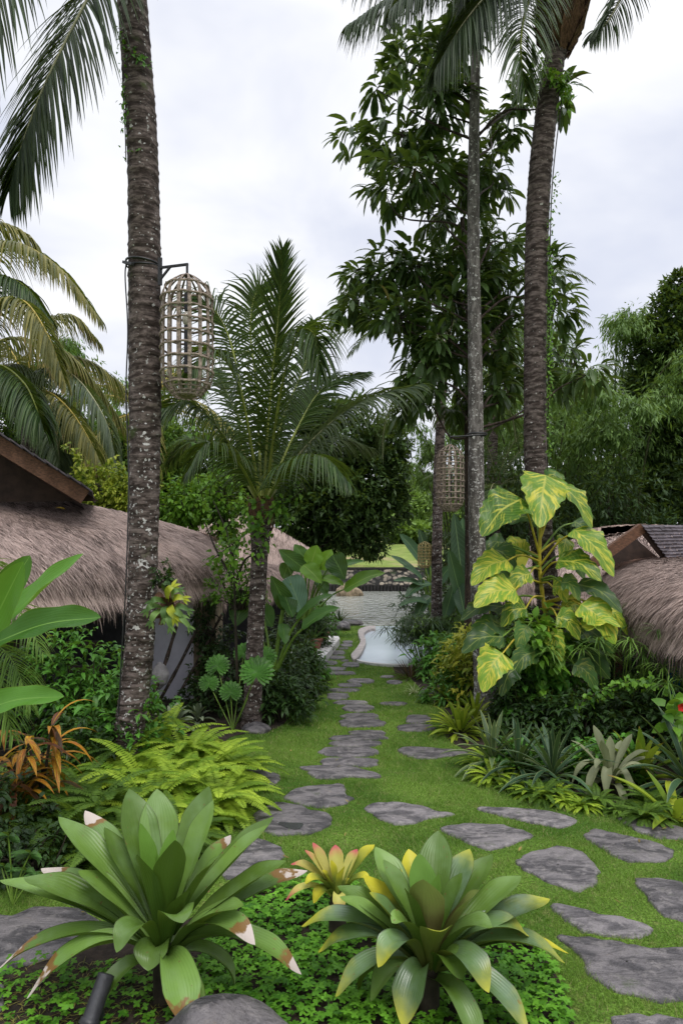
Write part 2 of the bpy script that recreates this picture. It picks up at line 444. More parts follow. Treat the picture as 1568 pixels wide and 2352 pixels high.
MT['brom_y'] = L_('brom_y', bloom=((.2, .28, .2), .5), veins=((.05, .09, .05), 0.), back=(.08, .10, .02), c1=(.09, .165, .05), c2=(.15, .25, .085), tip=((.45, .44, .035), .66, .42), edge=((.035, .055, .02), .92), spec=.5, rough=.30, trans=.14, var=1.)
MT['brom_yy'] = L_('brom_yy', (.10, .15, .03), (.2, .24, .04), tip=((.55, .50, .04), .45, .4), rough=.33, trans=.18, var=1.)
MT['brom_red'] = L_('brom_red', (.10, .08, .035), (.12, .11, .035), tip=((.16, .2, .05), .4, .5), rough=.33, trans=.1, var=1.)
MT['brom_pink'] = L_('brom_pink', (.62, .55, .14), (.62, .62, .16), tip=((.55, .09, .12), .64, .35), rough=.4, trans=.2, var=1.)
MT['fern'] = L_('fern', (.19, .34, .025), (.42, .54, .05), rough=.5, trans=.3, var=1.2)
MT['fern_green'] = L_('fern_green', (.06, .13, .015), (.14, .24, .03), rough=.5, trans=.3, var=1.2)
MT['shrub'] = L_('shrub', (.045, .13, .018), (.10, .28, .035), mid=((.12, .22, .05), .12), rough=.34, trans=.2, old=((.35, .2, .03), .012))
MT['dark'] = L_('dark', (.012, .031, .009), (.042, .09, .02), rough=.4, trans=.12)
MT['magnolia'] = L_('magnolia', (.032, .062, .018), (.085, .15, .04), mid=((.08, .11, .03), .1), rough=.32, trans=.16, old=((.12, .09, .02), .04))
MT['far_dark'] = L_('far_dark', (.018, .04, .013), (.07, .125, .03), rough=.45, trans=.15)
MT['far_green'] = L_('far_green', (.05, .11, .02), (.13, .24, .05), rough=.5, trans=.25)
MT['far_lime'] = L_('far_lime', (.12, .22, .04), (.25, .38, .09), rough=.55, trans=.25)
MT['bamboo'] = L_('bamboo', (.06, .13, .025), (.17, .27, .07), rough=.5, trans=.25)
MT['bamboo_dark'] = L_('bamboo_dark', (.018, .04, .014), (.05, .09, .03), rough=.5, trans=.15)
MT['vine'] = L_('vine', (.05, .15, .015), (.16, .32, .03), rough=.4, trans=.3)
MT['vine_yellow'] = L_('vine_yellow', (.12, .22, .02), (.42, .44, .05), rough=.45, trans=.3)
MT['cover'] = L_('cover', (.055, .19, .012), (.16, .38, .03), rough=.45, trans=.25, var=1.)
MT['pothos'] = L_('pothos', (.07, .17, .015), (.18, .32, .03), blotch=((.56, .52, .06), .50), mid=((.45, .45, .08), .07), veins=((.14, .25, .04), 60., .35), rough=.34, trans=.2)
MT['pothos_dark'] = L_('pothos_dark', (.03, .075, .018), (.06, .14, .03), blotch=((.32, .34, .06), .25), mid=((.2, .25, .06), .07), rough=.34, trans=.2)
MT['taro'] = L_('taro', (.03, .085, .02), (.06, .15, .03), mid=((.15, .27, .06), .06), veins=((.10, .2, .05), 45., .5), rough=.32, trans=.22)
MT['taro_blue'] = L_('taro_blue', (.09, .17, .11), (.1, .19, .12), mid=((.2, .3, .15), .05), veins=((.16, .25, .16), 45., .5), rough=.32, trans=.12)
MT['taro_lime'] = L_('taro_lime', (.13, .28, .02), (.2, .38, .03), mid=((.3, .42, .08), .06), veins=((.08, .2, .02), 60., .5), rough=.32, trans=.25)
MT['canna'] = L_('canna', (.055, .165, .02), (.11, .26, .035), mid=((.2, .36, .07), .05), veins=((.035, .11, .012), 120., .8), edge=((.14, .2, .02), .97), rough=.36, trans=.28)
MT['banana'] = L_('banana', (.03, .07, .035), (.05, .11, .05), mid=((.17, .26, .1), .08), veins=((.06, .11, .06), 110., .1), rough=.32, trans=.14)
MT['croton'] = L_('croton', (.26, .07, .012), (.42, .17, .015), mid=((.55, .16, .015), .14), blotch=((.55, .36, .03), .5), edge=((.06, .06, .01), .78), rough=.38, trans=.22)
MT['croton_dark'] = L_('croton_dark', (.03, .035, .012), (.10, .03, .015), edge=((.2, .06, .01), .8), rough=.38, trans=.15)
MT['stag'] = L_('stag', (.30, .36, .02), (.42, .44, .04), tip=((.35, .42, .10), .6, .3), rough=.5, trans=.25)
MT['stag_green'] = L_('stag_green', (.08, .16, .05), (.16, .26, .07), rough=.5, trans=.2)
MT['agave'] = L_('agave', (.07, .115, .05), (.11, .16, .065), edge=((.27, .32, .12), .72), rough=.45, trans=.12)
MT['dracaena'] = L_('dracaena', (.025, .06, .03), (.05, .10, .045), edge=((.22, .28, .12), .80), rough=.42, trans=.12)
MT['silver'] = L_('silver', (.17, .19, .10), (.25, .265, .15), edge=((.12, .14, .06), .9), rough=.5, trans=.1, veins=((.2, .22, .12), 1., 0.))
MT['greyleaf'] = L_('greyleaf', (.17, .21, .13), (.24, .28, .18), edge=((.05, .09, .04), .75), rough=.5, trans=.15)
MT['papyrus'] = L_('papyrus', (.09, .19, .03), (.2, .34, .06), rough=.5, trans=.2)
MT['limebrom'] = L_('limebrom', (.16, .27, .02), (.36, .42, .04), tip=((.25, .13, .03), .9, .1), rough=.42, trans=.25)
MT['yellowplant'] = L_('yellowplant', (.16, .26, .025), (.50, .46, .05), rough=.45, trans=.25)
MT['spider'] = L_('spider', (.38, .42, .22), (.5, .5, .33), mid=((.12, .25, .04), .3), rough=.5, trans=.2)
MT['red'] = L_('red_flower', (.5, .01, .01), (.6, .02, .02), rough=.5)
MT['purple'] = L_('purple_leaf', (.045, .025, .02), (.10, .05, .03), rough=.4, trans=.1)
# ------------------------------------------------------------------ plant builders
def frond_mesh(m, P, nl=60, LL=.6, wid=.035, droop=.9, lift=.25, r0=.02, t0=.14, seed=0, a0=68, a1=22, seg=5, ratio=1., up=None, keep=.97):
    """a feather palm leaf along the curve P: slot 0 leaflets, slot 1 midrib"""
    rs = np.random.RandomState(seed)
    C = spline(P, 60); T = nrm(np.gradient(C, axis=0))
    upv = Z if up is None else np.asarray(up, float)
    S = nrm(np.cross(T, upv)); 
    U = np.cross(S, T)
    ts = np.linspace(t0, .995, nl); idx = ts * 59; i0 = np.clip(idx.astype(int), 0, 58); fr = (idx - i0)[:, None]
    c = C[i0] * (1 - fr) + C[i0 + 1] * fr; t = T[i0]; s_ = S[i0]; u = U[i0]
    tt = (ts - t0) / (1 - t0)
    ang = np.radians(a0 + (a1 - a0) * tt)[:, None]
    Lp = LL * np.clip(np.sin(PI * (.16 + .78 * tt)) ** .8, .15, 1)
    m.cur = 0
    for sg in (-1, 1):
        k = rs.rand(nl) < keep
        d = t * np.cos(ang) + s_ * sg * np.sin(ang) + u * lift + rs.normal(size=(nl, 3)) * .06
        ribbons(m, c[k], d[k], (u + s_ * sg * .5)[k], (Lp * rs.uniform(.85, 1.08, nl) * (1 if sg > 0 else ratio))[k], wid * rs.uniform(.8, 1.1, k.sum()), 'blade', (droop * rs.uniform(.7, 1.3, nl))[k], .55, seg, 3, r=rs.rand(k.sum()), smin=.02)
    m.cur = 1
    m.tube(C, np.linspace(r0, r0 * .2, 60), 6)
    m.cur = 0

def frond(P, mats, parent, **k):
    m = M(); frond_mesh(m, P, **k)
    return m.build('frond', mats, parent)

def arc_pts(o, az, el, L, sag):
    """points of an arching palm leaf from o: azimuth, starting elevation, length, sag"""
    o = np.asarray(o, float); h = np.array([math.cos(az), math.sin(az), 0]); out = [o]; e = el; p = o.copy()
    for k in range(6):
        e2 = e - sag * (k + .5) / 6
        p = p + (h * math.cos(e2) + Z * math.sin(e2)) * L / 6; out.append(p.copy())
    return out

def crown(parent, o, n, L, mats, els=(80, 60, 42, 22, 0, -18), sag=1.7, seed=0, **k):
    """palm crown: a few leaf meshes, turned round the trunk"""
    rs = random.Random(seed); prot = []
    o = np.asarray(o, float)
    for j, e in enumerate(els):
        m = M(); frond_mesh(m, arc_pts((0, 0, 0), 0, R(e), L * rs.uniform(.9, 1.05), sag * (1 if e < 60 else .7)), seed=seed + j, **k)
        ob = m.build('frond', mats); prot.append(ob)
    loc = o - np.array(parent.location)
    for i in range(n):
        p = prot[i % len(els)]
        q = p if i < len(els) else p.copy()
        if i >= len(els): col.objects.link(q)
        q.parent = parent; q.location = loc; q.rotation_euler = (rs.uniform(-.1, .1), rs.uniform(-.1, .1), i * 2.399 + rs.uniform(-.2, .2) + seed)
        s = rs.uniform(.88, 1.08); q.scale = (s, s, s)

def trunk_mesh(P, rad, ring=.075, sides=28, bumpy=.05, seed=0, flare=0., steps=None):
    m = M(); rs = np.random.RandomState(seed)
    L = sum(np.linalg.norm(np.subtract(P[i + 1], P[i])) for i in range(len(P) - 1))
    n = steps or int(L / ring * 4)
    C = spline(P, n); s = np.linspace(0, 1, n)
    rr = np.interp(s, np.linspace(0, 1, len(rad)), rad)
    T = nrm(np.gradient(C, axis=0)); a = np.linspace(0, 2 * PI, sides + 1)
    k = s * L / ring
    tilt = .35 * np.sin(a[None] + k[:, None] * .13) + .12 * np.sin(3 * a[None] + k[:, None] * .3)
    ph = (k[:, None] + tilt) % 1.0
    lip = bumpy * (1 - ph) ** 1.5 * (.6 + .5 * np.sin(k[:, None].astype(int) * 2.3))
    irr = .03 * np.sin(2 * a[None] + s[:, None] * 5 + seed) + .02 * np.sin(5 * a[None] + s[:, None] * 13)
    r_ = rr[:, None] * (1 + lip + irr); r_[:, -1] = r_[:, 0]
    x = nrm(np.cross(T, [0, 1, .01])); y = np.cross(T, x)
    ringp = C[:, None] + r_[:, :, None] * (np.cos(a)[None, :, None] * x[:, None] + np.sin(a)[None, :, None] * y[:, None])
    m.grids(ringp, [.5])
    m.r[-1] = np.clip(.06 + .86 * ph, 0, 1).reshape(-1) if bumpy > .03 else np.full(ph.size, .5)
    return m

def blob_points(blobs, n, rs, inner=.45):
    """n points in a set of ellipsoids (centre, radii), denser towards the outside"""
    vol = np.array([np.prod(b[1]) ** (2 / 3) for b in blobs]); cnt = np.maximum(1, (vol / vol.sum() * n).astype(int))
    P, O = [], []
    for (c, r), k in zip(blobs, cnt):
        d = rvec(k, rs); rr = inner + (1 - inner) * rs.rand(k, 1) ** .6
        lump = 1 + .22 * np.sin(d[:, :1] * 7 + d[:, 1:2] * 5 + c[0]) * np.cos(d[:, 2:] * 8 + c[2])
        P.append(np.asarray(c) + d * rr * np.asarray(r) * lump); O.append(d)
    return np.vstack(P), np.vstack(O)

def sprays(m, P, O, per, L, Wd, rs, down=.25, spread=.9, shape='d', prof='lance', droop=.6, upbias=.0, a=4, nb=3, gap=.5):
    """bunches of `per` leaves at points P that grow towards O"""
    N = len(P); B = np.repeat(P, per, 0); O2 = np.repeat(O, per, 0)
    d = nrm(O2 * .7 + rvec(N * per, rs) * spread + np.array([0, 0, upbias - down]))
    B = B + d * L * .15 + rvec(N * per, rs) * L * gap * rs.rand(N * per, 1)
    up = nrm(Z + rvec(N * per, rs) * .5)
    Ls = L * rs.uniform(.6, 1.15, N * per); Ws = Wd * rs.uniform(.7, 1.15, N * per)
    r = np.clip(np.repeat(rs.rand(N), per) * .6 + rs.rand(N * per) * .4, 0, 1)
    if shape == 'd': diamonds(m, B, d, up, Ls, Ws, r)
    else: ribbons(m, B, d, up, Ls, Ws, prof, droop, .3, a, nb, r=r)

def tree(name, label, cat, base, tp, rad, blobs, mat, n=1500, per=6, L=.3, Wd=.12, seed=0, bark='dark_bark', group=None, shape='d', down=.3, inner=.45, limbs=True, **k):
    rs = np.random.RandomState(seed); t = thing(name, label, cat, base, group)
    m = M(); top = np.asarray(tp, float); base = np.asarray(base, float)
    m.tube(spline([base, (base * .5 + top * .5) + rs.normal(size=3) * rad, top], 14), np.linspace(rad, rad * .5, 14), 10)
    if limbs:
        for c, r in blobs:
            s = base + (top - base) * rs.uniform(.55, 1.)
            c = np.asarray(c, float)
            m.tube(spline([s, (s + c) / 2 + rs.normal(size=3) * rad + np.array([0, 0, -rad]), c], 8), np.linspace(rad * .4, rad * .08, 8), 5)
    m.build('trunk', MT[bark], t)
    P, O = blob_points(blobs, n, rs, inner)
    m = M(); sprays(m, P, O, per, L, Wd, rs, down=down, shape=shape, **k); m.build('crown', MT[mat], t)
    return t

def shrub(name, label, cat, base, rx, ry, h, mat, n=120, per=8, L=.09, Wd=.035, seed=0, group=None, stems=7, shape='r', z0=.1, stemmat='stem_dark', upb=.5, part='foliage', **k):
    """bush: stems that end in bunches of leaves"""
    rs = np.random.RandomState(seed + 11); base = np.asarray(base, float); t = thing(name, label, cat, base, group)
    d = rvec(n, rs); d[:, 2] = np.abs(d[:, 2]); rr = .45 + .55 * rs.rand(n, 1) ** .5
    lump = 1 + .25 * np.sin(d[:, :1] * 5 + seed) * np.cos(d[:, 1:2] * 6 + seed)
    P = base + np.array([0, 0, z0 * h]) + d * rr * lump * np.array([rx, ry, h * (1 - z0)])
    m = M(); sprays(m, P, nrm(d + Z * upb), per, L, Wd, rs, down=0., shape=shape, **k); m.build(part, MT[mat], t)
    m = M()
    for q in P[:: max(1, n // (stems * 3))]:
        b = base + rs.normal(size=3) * np.array([rx, ry, 0]) * .15
        m.tube(spline([b, (b + q) / 2 + rs.normal(size=3) * .04, q], 5), np.linspace(.012, .004, 5), 5, cap=False)
    m.build('stems', MT[stemmat], t)
    return t

def rosette(name, label, cat, base, n, L, Wd, mat, e0=85, e1=5, droop=.6, seed=0, group=None, prof='strap', fold=.5, r0=.03, a=9, nb=3, rise=0., part='leaves'):
    """leaves springing from one point: inner ones upright, outer ones low"""
    rs = np.random.RandomState(int(seed * 10) + 5); base = np.asarray(base, float)
    i = np.arange(n); az = i * 2.39996 + rs.uniform(-.25, .25, n) + seed
    f = i / max(1, n - 1); el = np.radians(e0 + (e1 - e0) * f ** .8 + rs.uniform(-6, 6, n))
    h = np.stack([np.cos(az), np.sin(az), 0 * az], 1)
    d = h * np.cos(el)[:, None] + Z * np.sin(el)[:, None]; up = -h * np.sin(el)[:, None] + Z * np.cos(el)[:, None]
    m = M()
    ribbons(m, base + h * r0 * (.3 + f)[:, None] + Z * (rise * (1 - f))[:, None], d, up, L * (.6 + .4 * np.sin(PI * (.15 + .7 * f))) * rs.uniform(.85, 1.1, n), Wd * rs.uniform(.85, 1.1, n), prof, droop * (.35 + .9 * f), fold, a, nb, r=rs.rand(n))
    return tag(m.build(name, MT[mat], None, base), label, cat, group)

def vine(m, path, n, L, Wd, rs, spread=.08, down=.6):
    """leaves set along a winding stem"""
    C = spline(path, n); P = C + rvec(n, rs) * spread * rs.rand(n, 1)
    d = nrm(rvec(n, rs) + np.array([0, -.3, -down])); up = nrm(np.array([0, -.6, .7]) + rvec(n, rs) * .4)
    ribbons(m, P, d, up, L * rs.uniform(.6, 1.2, n), Wd * rs.uniform(.7, 1.15, n), 'heart', .5, .25, 5, 3, r=rs.rand(n))

def big_leaf(t, mat, stemmat, foot, b, tip, wid, lift=.0, lobe=0., prof='heart', up=None, name='leaf', sr=.012, fold=.25, wave=.0, n=14, stem=True, r=None):
    """a big blade from its stalk end b to its tip, with its stalk rising from foot"""
    b = np.asarray(b, float); tip = np.asarray(tip, float)
    m = M(); mid = (b + tip) / 2 + Z * lift
    upv = np.array([0, -.75, .65]) if up is None else np.asarray(up, float)
    leaf_curve(m, [b - (tip - b) * lobe, mid, tip], wid, prof, upv, fold, 7, n, wave=wave, r=r)
    if stem and foot is not None:
        m.cur = 1; foot = np.asarray(foot, float)
        m.tube(spline([foot, foot * .45 + b * .55 + Z * np.linalg.norm(b - foot) * .12, b], 10), np.linspace(sr, sr * .55, 10), 7, cap=False)
    return m.build(name, [MT[mat], MT[stemmat]], t)

def fern_mesh(n, L, seed, e0=75, e1=5):
    rs = np.random.RandomState(seed); m = M()
    for i in range(n):
        az = i * 2.4 + rs.uniform(-.3, .3); el = R(e0 + (e1 - e0) * i / n + rs.uniform(-10, 10)); LL = L * rs.uniform(.7, 1.1)
        P = arc_pts((0, 0, .02), az, el, LL, 1.5)
        C = spline(P, 34); T = nrm(np.gradient(C, axis=0)); S = nrm(np.cross(T, Z)); U = np.cross(S, T)
        tt = np.linspace(0, 1, 34)[3:]; w = np.sin(PI * (.12 + .85 * tt)) ** .6 * .062 * (L / .6) * (1 + .0 * tt)
        rr = rs.rand()
        for sg in (-1, 1):
            d = S[3:] * sg + T[3:] * .25 + rs.normal(size=(31, 3)) * .05
            ribbons(m, C[3:], d, U[3:], w, .0185 * (L / .6), 'oval', .18, .0, 3, 2, r=np.full(31, rr) * .7 + rs.rand(31) * .3, smin=.35)
        m.tube(C, .0025, 4, cap=False)
    return m
# ------------------------------------------------------------------ ground, river, field
def inpoly(P, poly):
    x, y = P[:, 0], P[:, 1]; poly = np.asarray(poly)[:, :2]; c = np.zeros(len(P), bool); j = len(poly) - 1
    for i in range(len(poly)):
        xi, yi = poly[i]; xj, yj = poly[j]
        k = ((yi > y) != (yj > y)) & (x < (xj - xi) * (y - yi) / (yj - yi + 1e-12) + xi); c ^= k; j = i
    return c
def smooth_poly(P, n):
    P = [np.asarray(p, float) for p in P]; k = len(P); out = []
    for i in range(k):
        p0, p1, p2, p3 = P[i - 1], P[i], P[(i + 1) % k], P[(i + 2) % k]
        for t in np.arange(n) / n:
            out.append(.5 * (2 * p1 + (p2 - p0) * t + (2 * p0 - 5 * p1 + 4 * p2 - p3) * t * t + (3 * p1 - p0 - 3 * p2 + p3) * t ** 3))
    return np.array(out)

def build_ground():
    xs = np.concatenate([np.linspace(-400, -12, 12), [-6, -3, -1.7, -1.5, 0, 2, 4, 6, 8, 10, 11, 11.3, 14], np.linspace(20, 400, 12)])
    ys = np.array([-40, -5, 0, 3, 6, 9, 12, 15, 18, 20.6, 21.0, 25, 30, 36, 42.3, 42.5, 48, 55, 62, 70, 80, 95, 120, 160, 220, 320, 500, 900])
    zz = np.zeros((len(ys), len(xs)))
    for i, y in enumerate(ys):
        for j, x in enumerate(xs):
            if y >= 42.4:
                z = float(np.interp(y, [42.4, 48, 60, 80, 120, 220, 900], [1.3, 1.6, 2.6, 4.0, 6.5, 10, 12])) + .25 * math.sin(x * .3 + y * .2)
            elif 20.9 <= y and -1.6 < x < 11.2: z = -1.0
            else: z = 0.
            zz[i, j] = z
    X, Y = np.meshgrid(xs, ys); m = M(); m.grids(np.stack([X, Y, zz], -1), [.5], flip=False)
    g = m.build('ground', [MT['turf'], MT['field']], smooth=False); g['kind'] = 'structure'
    me = g.data
    for p in me.polygons:
        if p.center.y > 42.4: p.material_index = 1; p.use_smooth = True
        elif p.normal.z < 0: pass
    m = M(); m.grids(np.array([[[-2.2, 20.85, -.12], [11.6, 20.85, -.12]], [[-2.2, 42.6, -.12], [11.6, 42.6, -.12]]]), [.5])
    r = m.build('river', MT['river']); r['kind'] = 'structure'
build_ground()

def px_poly(pts, z=0., ox=0., oy=0., k=1.):
    return np.array([G(ox + k * x, oy + k * y, z) for x, y in pts])

# planting beds: soil sheets a little above the turf
def blobpoly(pts, z=.004): return px_poly(pts, z)
BED_R = [(905, 1543), (935, 1552), (985, 1602), (1020, 1622), (1010, 1660), (1030, 1700), (1085, 1735), (1085, 1775), (1200, 1825), (1350, 1858), (1568, 1890), (2400, 1960), (2600, 1700), (1900, 1560), (1500, 1480), (1100, 1462), (960, 1480), (912, 1505)]
BED_L = [(728, 1530), (716, 1560), (690, 1590), (655, 1620), (660, 1650), (640, 1672), (590, 1682), (520, 1700), (540, 1760), (548, 1850), (500, 1905), (478, 1980), (400, 1990), (180, 2020), (-300, 2010), (-1200, 1900), (-1200, 1640), (-200, 1500), (400, 1420), (700, 1420), (735, 1460)]
BED_F = [(-60, 2215), (90, 2190), (250, 2170), (420, 2120), (520, 2060), (650, 2040), (780, 2030), (880, 2080), (1000, 2100), (1180, 2150), (1270, 2230), (1330, 2420), (1330, 2900), (-200, 2900)]
beds = []
for nm, pl in (('bed_soil', BED_R), ('bed_soil', BED_L), ('bed_soil', BED_F)):
    P = smooth_poly(px_poly(pl, 0.), 5); m = M(); P3 = np.c_[P[:, :2], np.full(len(P), .006)]
    if np.sum(P[:, 0] * np.roll(P[:, 1], -1) - np.roll(P[:, 0], -1) * P[:, 1]) < 0: P3 = P3[::-1]
    m.ngon(P3); o = m.build(nm, MT['soil'], smooth=False); o['kind'] = 'structure'; beds.append(P)

# ------------------------------------------------------------------ stepping stones
EX = []      # areas without grass
def ell(cx, cy, w, h, ox, oy, k, seed):
    rs = random.Random(seed); n = 12; out = []
    for i in range(n):
        a = 2 * PI * i / n; e = .75; c, s = math.cos(a), math.sin(a)
        u = math.copysign(abs(c) ** e, c); v = math.copysign(abs(s) ** e, s); f = rs.uniform(.88, 1.05)
        out.append((ox + k * (cx + w / 2 * u * f), oy + k * (cy + h / 2 * v * f)))
    return out
def stone(pts, label, seed, puddle=None, group=None):
    P = smooth_poly(px_poly(pts), 4); n = len(P); rs = np.random.RandomState(seed)
    EX.append(P); c = P.mean(0)
    a = np.arange(n) / n * 2 * PI
    P = P + nrm(P - c) * (rs.normal(size=(n, 1)) * .006 + .008 * np.sin(a * 9 + seed)[:, None])
    r = np.linalg.norm(P - c, axis=1).mean()
    rings = [(1.0, -.03), (1.0, .010), (1 - .012 / r, .019), (1 - .04 / r, .023), (.66, .024), (.33, .024), (.02, .024)]
    grid = []
    for f, z in rings:
        q = c + (P - c) * f; q[:, 2] = z + (rs.normal(size=n) * .0012 if z > .02 else 0)
        grid.append(np.vstack([q, q[:1]]))
    m = M(); m.grids(np.array(grid), [.5])
    o = m.build('stepping_stone', MT['stone'], None, (c[0], c[1], 0))
    tag(o, label, 'stepping stone', group)
    if puddle:
        Q = smooth_poly(px_poly(puddle, .027), 3); Q[:, 2] = .027; m = M()
        if np.sum(Q[:, 0] * np.roll(Q[:, 1], -1) - np.roll(Q[:, 0], -1) * Q[:, 1]) < 0: Q = Q[::-1]
        m.ngon(Q); p = m.build('puddle', MT['puddle'], o, smooth=False); p.location = (0, 0, 0)
        p.data.transform(Matrix.Translation((0, 0, 0)))
C4 = (564, 1505, .64); C1 = (564, 1082, .33); C6 = (784, 1569, .4995)
def cv(pts, c): return [(c[0] + c[2] * x, c[1] + c[2] * y) for x, y in pts]
GS = 'stepping stones set in the lawn'
ordn = ['first', 'second', 'third', 'fourth', 'fifth', 'sixth', 'seventh', 'eighth', 'ninth', 'tenth', 'eleventh', 'twelfth', 'thirteenth', 'fourteenth', 'fifteenth', 'sixteenth', 'seventeenth', 'eighteenth', 'nineteenth', 'twentieth', 'twenty-first', 'twenty-second', 'twenty-third', 'twenty-fourth', 'twenty-fifth', 'twenty-sixth', 'twenty-seventh', 'twenty-eighth', 'twenty-ninth', 'thirtieth']
path = [cv([(197, 405), (300, 399), (400, 408), (480, 432), (468, 444), (380, 440), (300, 448), (240, 440), (225, 420)], C4)]
for e in [(372, 387, 225, 34), (372, 350, 218, 36), (395, 320, 190, 20), (405, 300, 205, 18), (437, 282, 135, 18), (415, 246, 170, 30), (412, 222, 142, 24), (403, 192, 115, 26), (376, 172, 118, 14), (330, 149, 78, 24), (352, 127, 108, 13), (374, 110, 90, 15), (413, 95, 100, 18)]:
    path.append(ell(*e, *C4, int(e[0] + e[1])))
for e in [(670, 1410, 210, 24), (600, 1380, 210, 26), (735, 1350, 125, 36), (585, 1338, 110, 28), (690, 1322, 55, 10), (630, 1300, 120, 24), (645, 1267, 100, 28), (680, 1238, 75, 14), (702, 1214, 85, 20), (710, 1192, 75, 18)]:
    path.append(ell(*e, *C1, int(e[0] + e[1])))
for i, p in enumerate(path):
    stone(p, '%s flat grey slate of the middle path counting from the cracked wide one nearest' % ordn[i] if i else 'wide grey slate with a notched front edge where the middle path begins', i + 3, group=GS)
big = [
 (ell(533, 176, 98, 12, *C4, 4), 'thin grey slate alone in the grass right of the middle path near the spider plants'),
 (ell(618, 232, 95, 30, *C4, 5), 'small grey slate just behind a wet one, left of the yellow-green bromeliad'),
 ([(541 + 0, 0)], None),
 (cv([(549, 338), (600, 332), (700, 340), (800, 346), (795, 358), (720, 366), (650, 375), (600, 370), (560, 356)], C4), 'long slate with a reddish brown surface reaching the right flower bed'),
 (ell(220, 141, 90, 20, *C4, 7), 'grey slate beside the dark left bed, left of the middle path'),
 (ell(510, 79, 50, 9, *C4, 8), 'smallest dark slate near the dark purple clump by the pool'),
 (ell(533, 98, 58, 14, *C4, 9), 'small dark slate left of the white spider plants'),
 (cv([(-60, 425), (0, 414), (100, 425), (124, 440), (110, 462), (60, 482), (-30, 486), (-80, 460)], C4), 'grey slate whose left end is under the lime fern fronds'),
 (cv([(135, 510), (200, 478), (290, 470), (355, 468), (360, 505), (385, 522), (320, 545), (250, 550), (170, 530)], C4), 'rounded grey slate just behind the one that holds a puddle'),
 (cv([(424, 548), (500, 532), (600, 540), (700, 568), (750, 574), (660, 590), (575, 612), (500, 600), (450, 570)], C4), 'rough ridged slate tapering to a point on its right, mid lawn'),
 (cv([(825, 551), (920, 552), (1050, 560), (1130, 575), (1180, 595), (1140, 622), (1040, 608), (960, 590), (880, 570)], C4), 'long thin slate with a pale brown stain in the mid right lawn'),
 (cv([(697, 626), (780, 610), (900, 613), (980, 630), (1032, 652), (960, 678), (880, 700), (800, 680), (740, 650)], C4), 'broad oval slate right behind the tall leaf of the yellow-tipped bromeliad'),
 (cv([(1327, 583), (1400, 590), (1500, 605), (1600, 640), (1600, 662), (1500, 662), (1430, 645), (1360, 610)], C4), 'narrow slate nearest to the right bed edge'),
 (cv([(1212, 650), (1250, 630), (1350, 650), (1450, 672), (1530, 705), (1500, 740), (1420, 745), (1350, 740), (1290, 705), (1240, 675)], C4), 'four-sided smooth grey slate in the right lawn'),
 (cv([(808, 815), (870, 785), (990, 757), (1090, 775), (1150, 820), (1182, 890), (1150, 940), (1070, 960), (960, 925), (860, 875), (815, 845)], C6), 'round slate with a flaking pale brown split'),
 (cv([(1338, 912), (1420, 904), (1520, 915), (1600, 950), (1640, 1100), (1560, 1100), (1460, 1060), (1400, 985)], C6), 'slate cut by the right picture edge, above the largest one'),
 (cv([(958, 1025), (1060, 1035), (1180, 1070), (1320, 1095), (1428, 1138), (1370, 1175), (1240, 1172), (1110, 1150), (1040, 1105), (990, 1065)], C6), 'long pointed grey slate between grass bands, right of the yellow-tipped bromeliad'),
 (cv([(990, 1172), (1100, 1178), (1280, 1200), (1420, 1228), (1650, 1240), (1700, 1440), (1500, 1470), (1380, 1455), (1230, 1410), (1120, 1320), (1085, 1250)], C6), 'largest grey slate, in the lower right corner'),
 (cv([(1240, 1545), (1400, 1535), (1600, 1560), (1700, 1640), (1500, 1700), (1300, 1660)], C6), 'slate whose top edge only shows at the bottom right'),
 ([(500, 1968), (555, 1932), (600, 1930), (645, 1950), (650, 1975), (600, 2005), (520, 2020)], 'dark cracked slate behind the right leaves of the big green bromeliad'),
 ([(-80, 2105), (20, 2108), (95, 2086), (190, 2095), (235, 2130), (230, 2160), (180, 2178), (60, 2222), (-80, 2240)], 'large smooth slate at the left edge under the big green bromeliad'),
 ([(-60, 2255), (2, 2262), (12, 2290), (0, 2325), (-60, 2320)], 'small slate corner at the lower left edge'),
]
for i, (p, lb) in enumerate(big):
    if lb: stone(p, lb, i + 40, group=GS)
stone(ell(610, 263, 138, 26, *C4, 6), 'small wet slate in front of another, left of the yellow-green bromeliad', 77, group=GS)
stone(cv([(35, 570), (110, 533), (200, 545), (235, 562), (290, 570), (312, 600), (270, 632), (180, 648), (80, 645), (40, 610)], C4), 'broad slate that holds a bright puddle of rain water', 78,
      puddle=cv([(115, 598), (160, 600), (205, 602), (200, 618), (175, 625), (130, 612)], C4), group=GS)

# ------------------------------------------------------------------ white terrace, pool
led = np.array([G(749, 1460, .16), G(777, 1461, .16), G(780, 1466, .16), G(729, 1529, .16), G(700, 1529, .16), G(640, 1500, .16)])
m = M(); m.prism(led, -.02, .16)
tag(m.build('terrace', MT['white_plaster'], None, led.mean(0), smooth=False), 'low white plaster terrace with clay pots, left of the stone path', 'terrace')
EX.append(led)
outer = [(862, 1437), (850, 1437), (838, 1439), (826, 1444), (822, 1450), (824, 1461), (828, 1471), (819, 1487), (807, 1501), (806, 1508)]
inner = [(862, 1444), (853, 1444), (845, 1447), (838, 1452), (836, 1458), (840, 1473), (834, 1490), (826, 1504), (818, 1512), (812, 1515)]
zt = [.09] * 8 + [.07, .05]
o3 = spline([G(x, y, z) for (x, y), z in zip(outer, zt)], 40); i3 = spline([G(x, y, z) for (x, y), z in zip(inner, zt)], 40)
m = M()
def z0(a, z=-.02): b = a.copy(); b[:, 2] = z; return b
m.grids(np.stack([z0(o3), o3, i3, z0(i3)], 1), [.5]); 
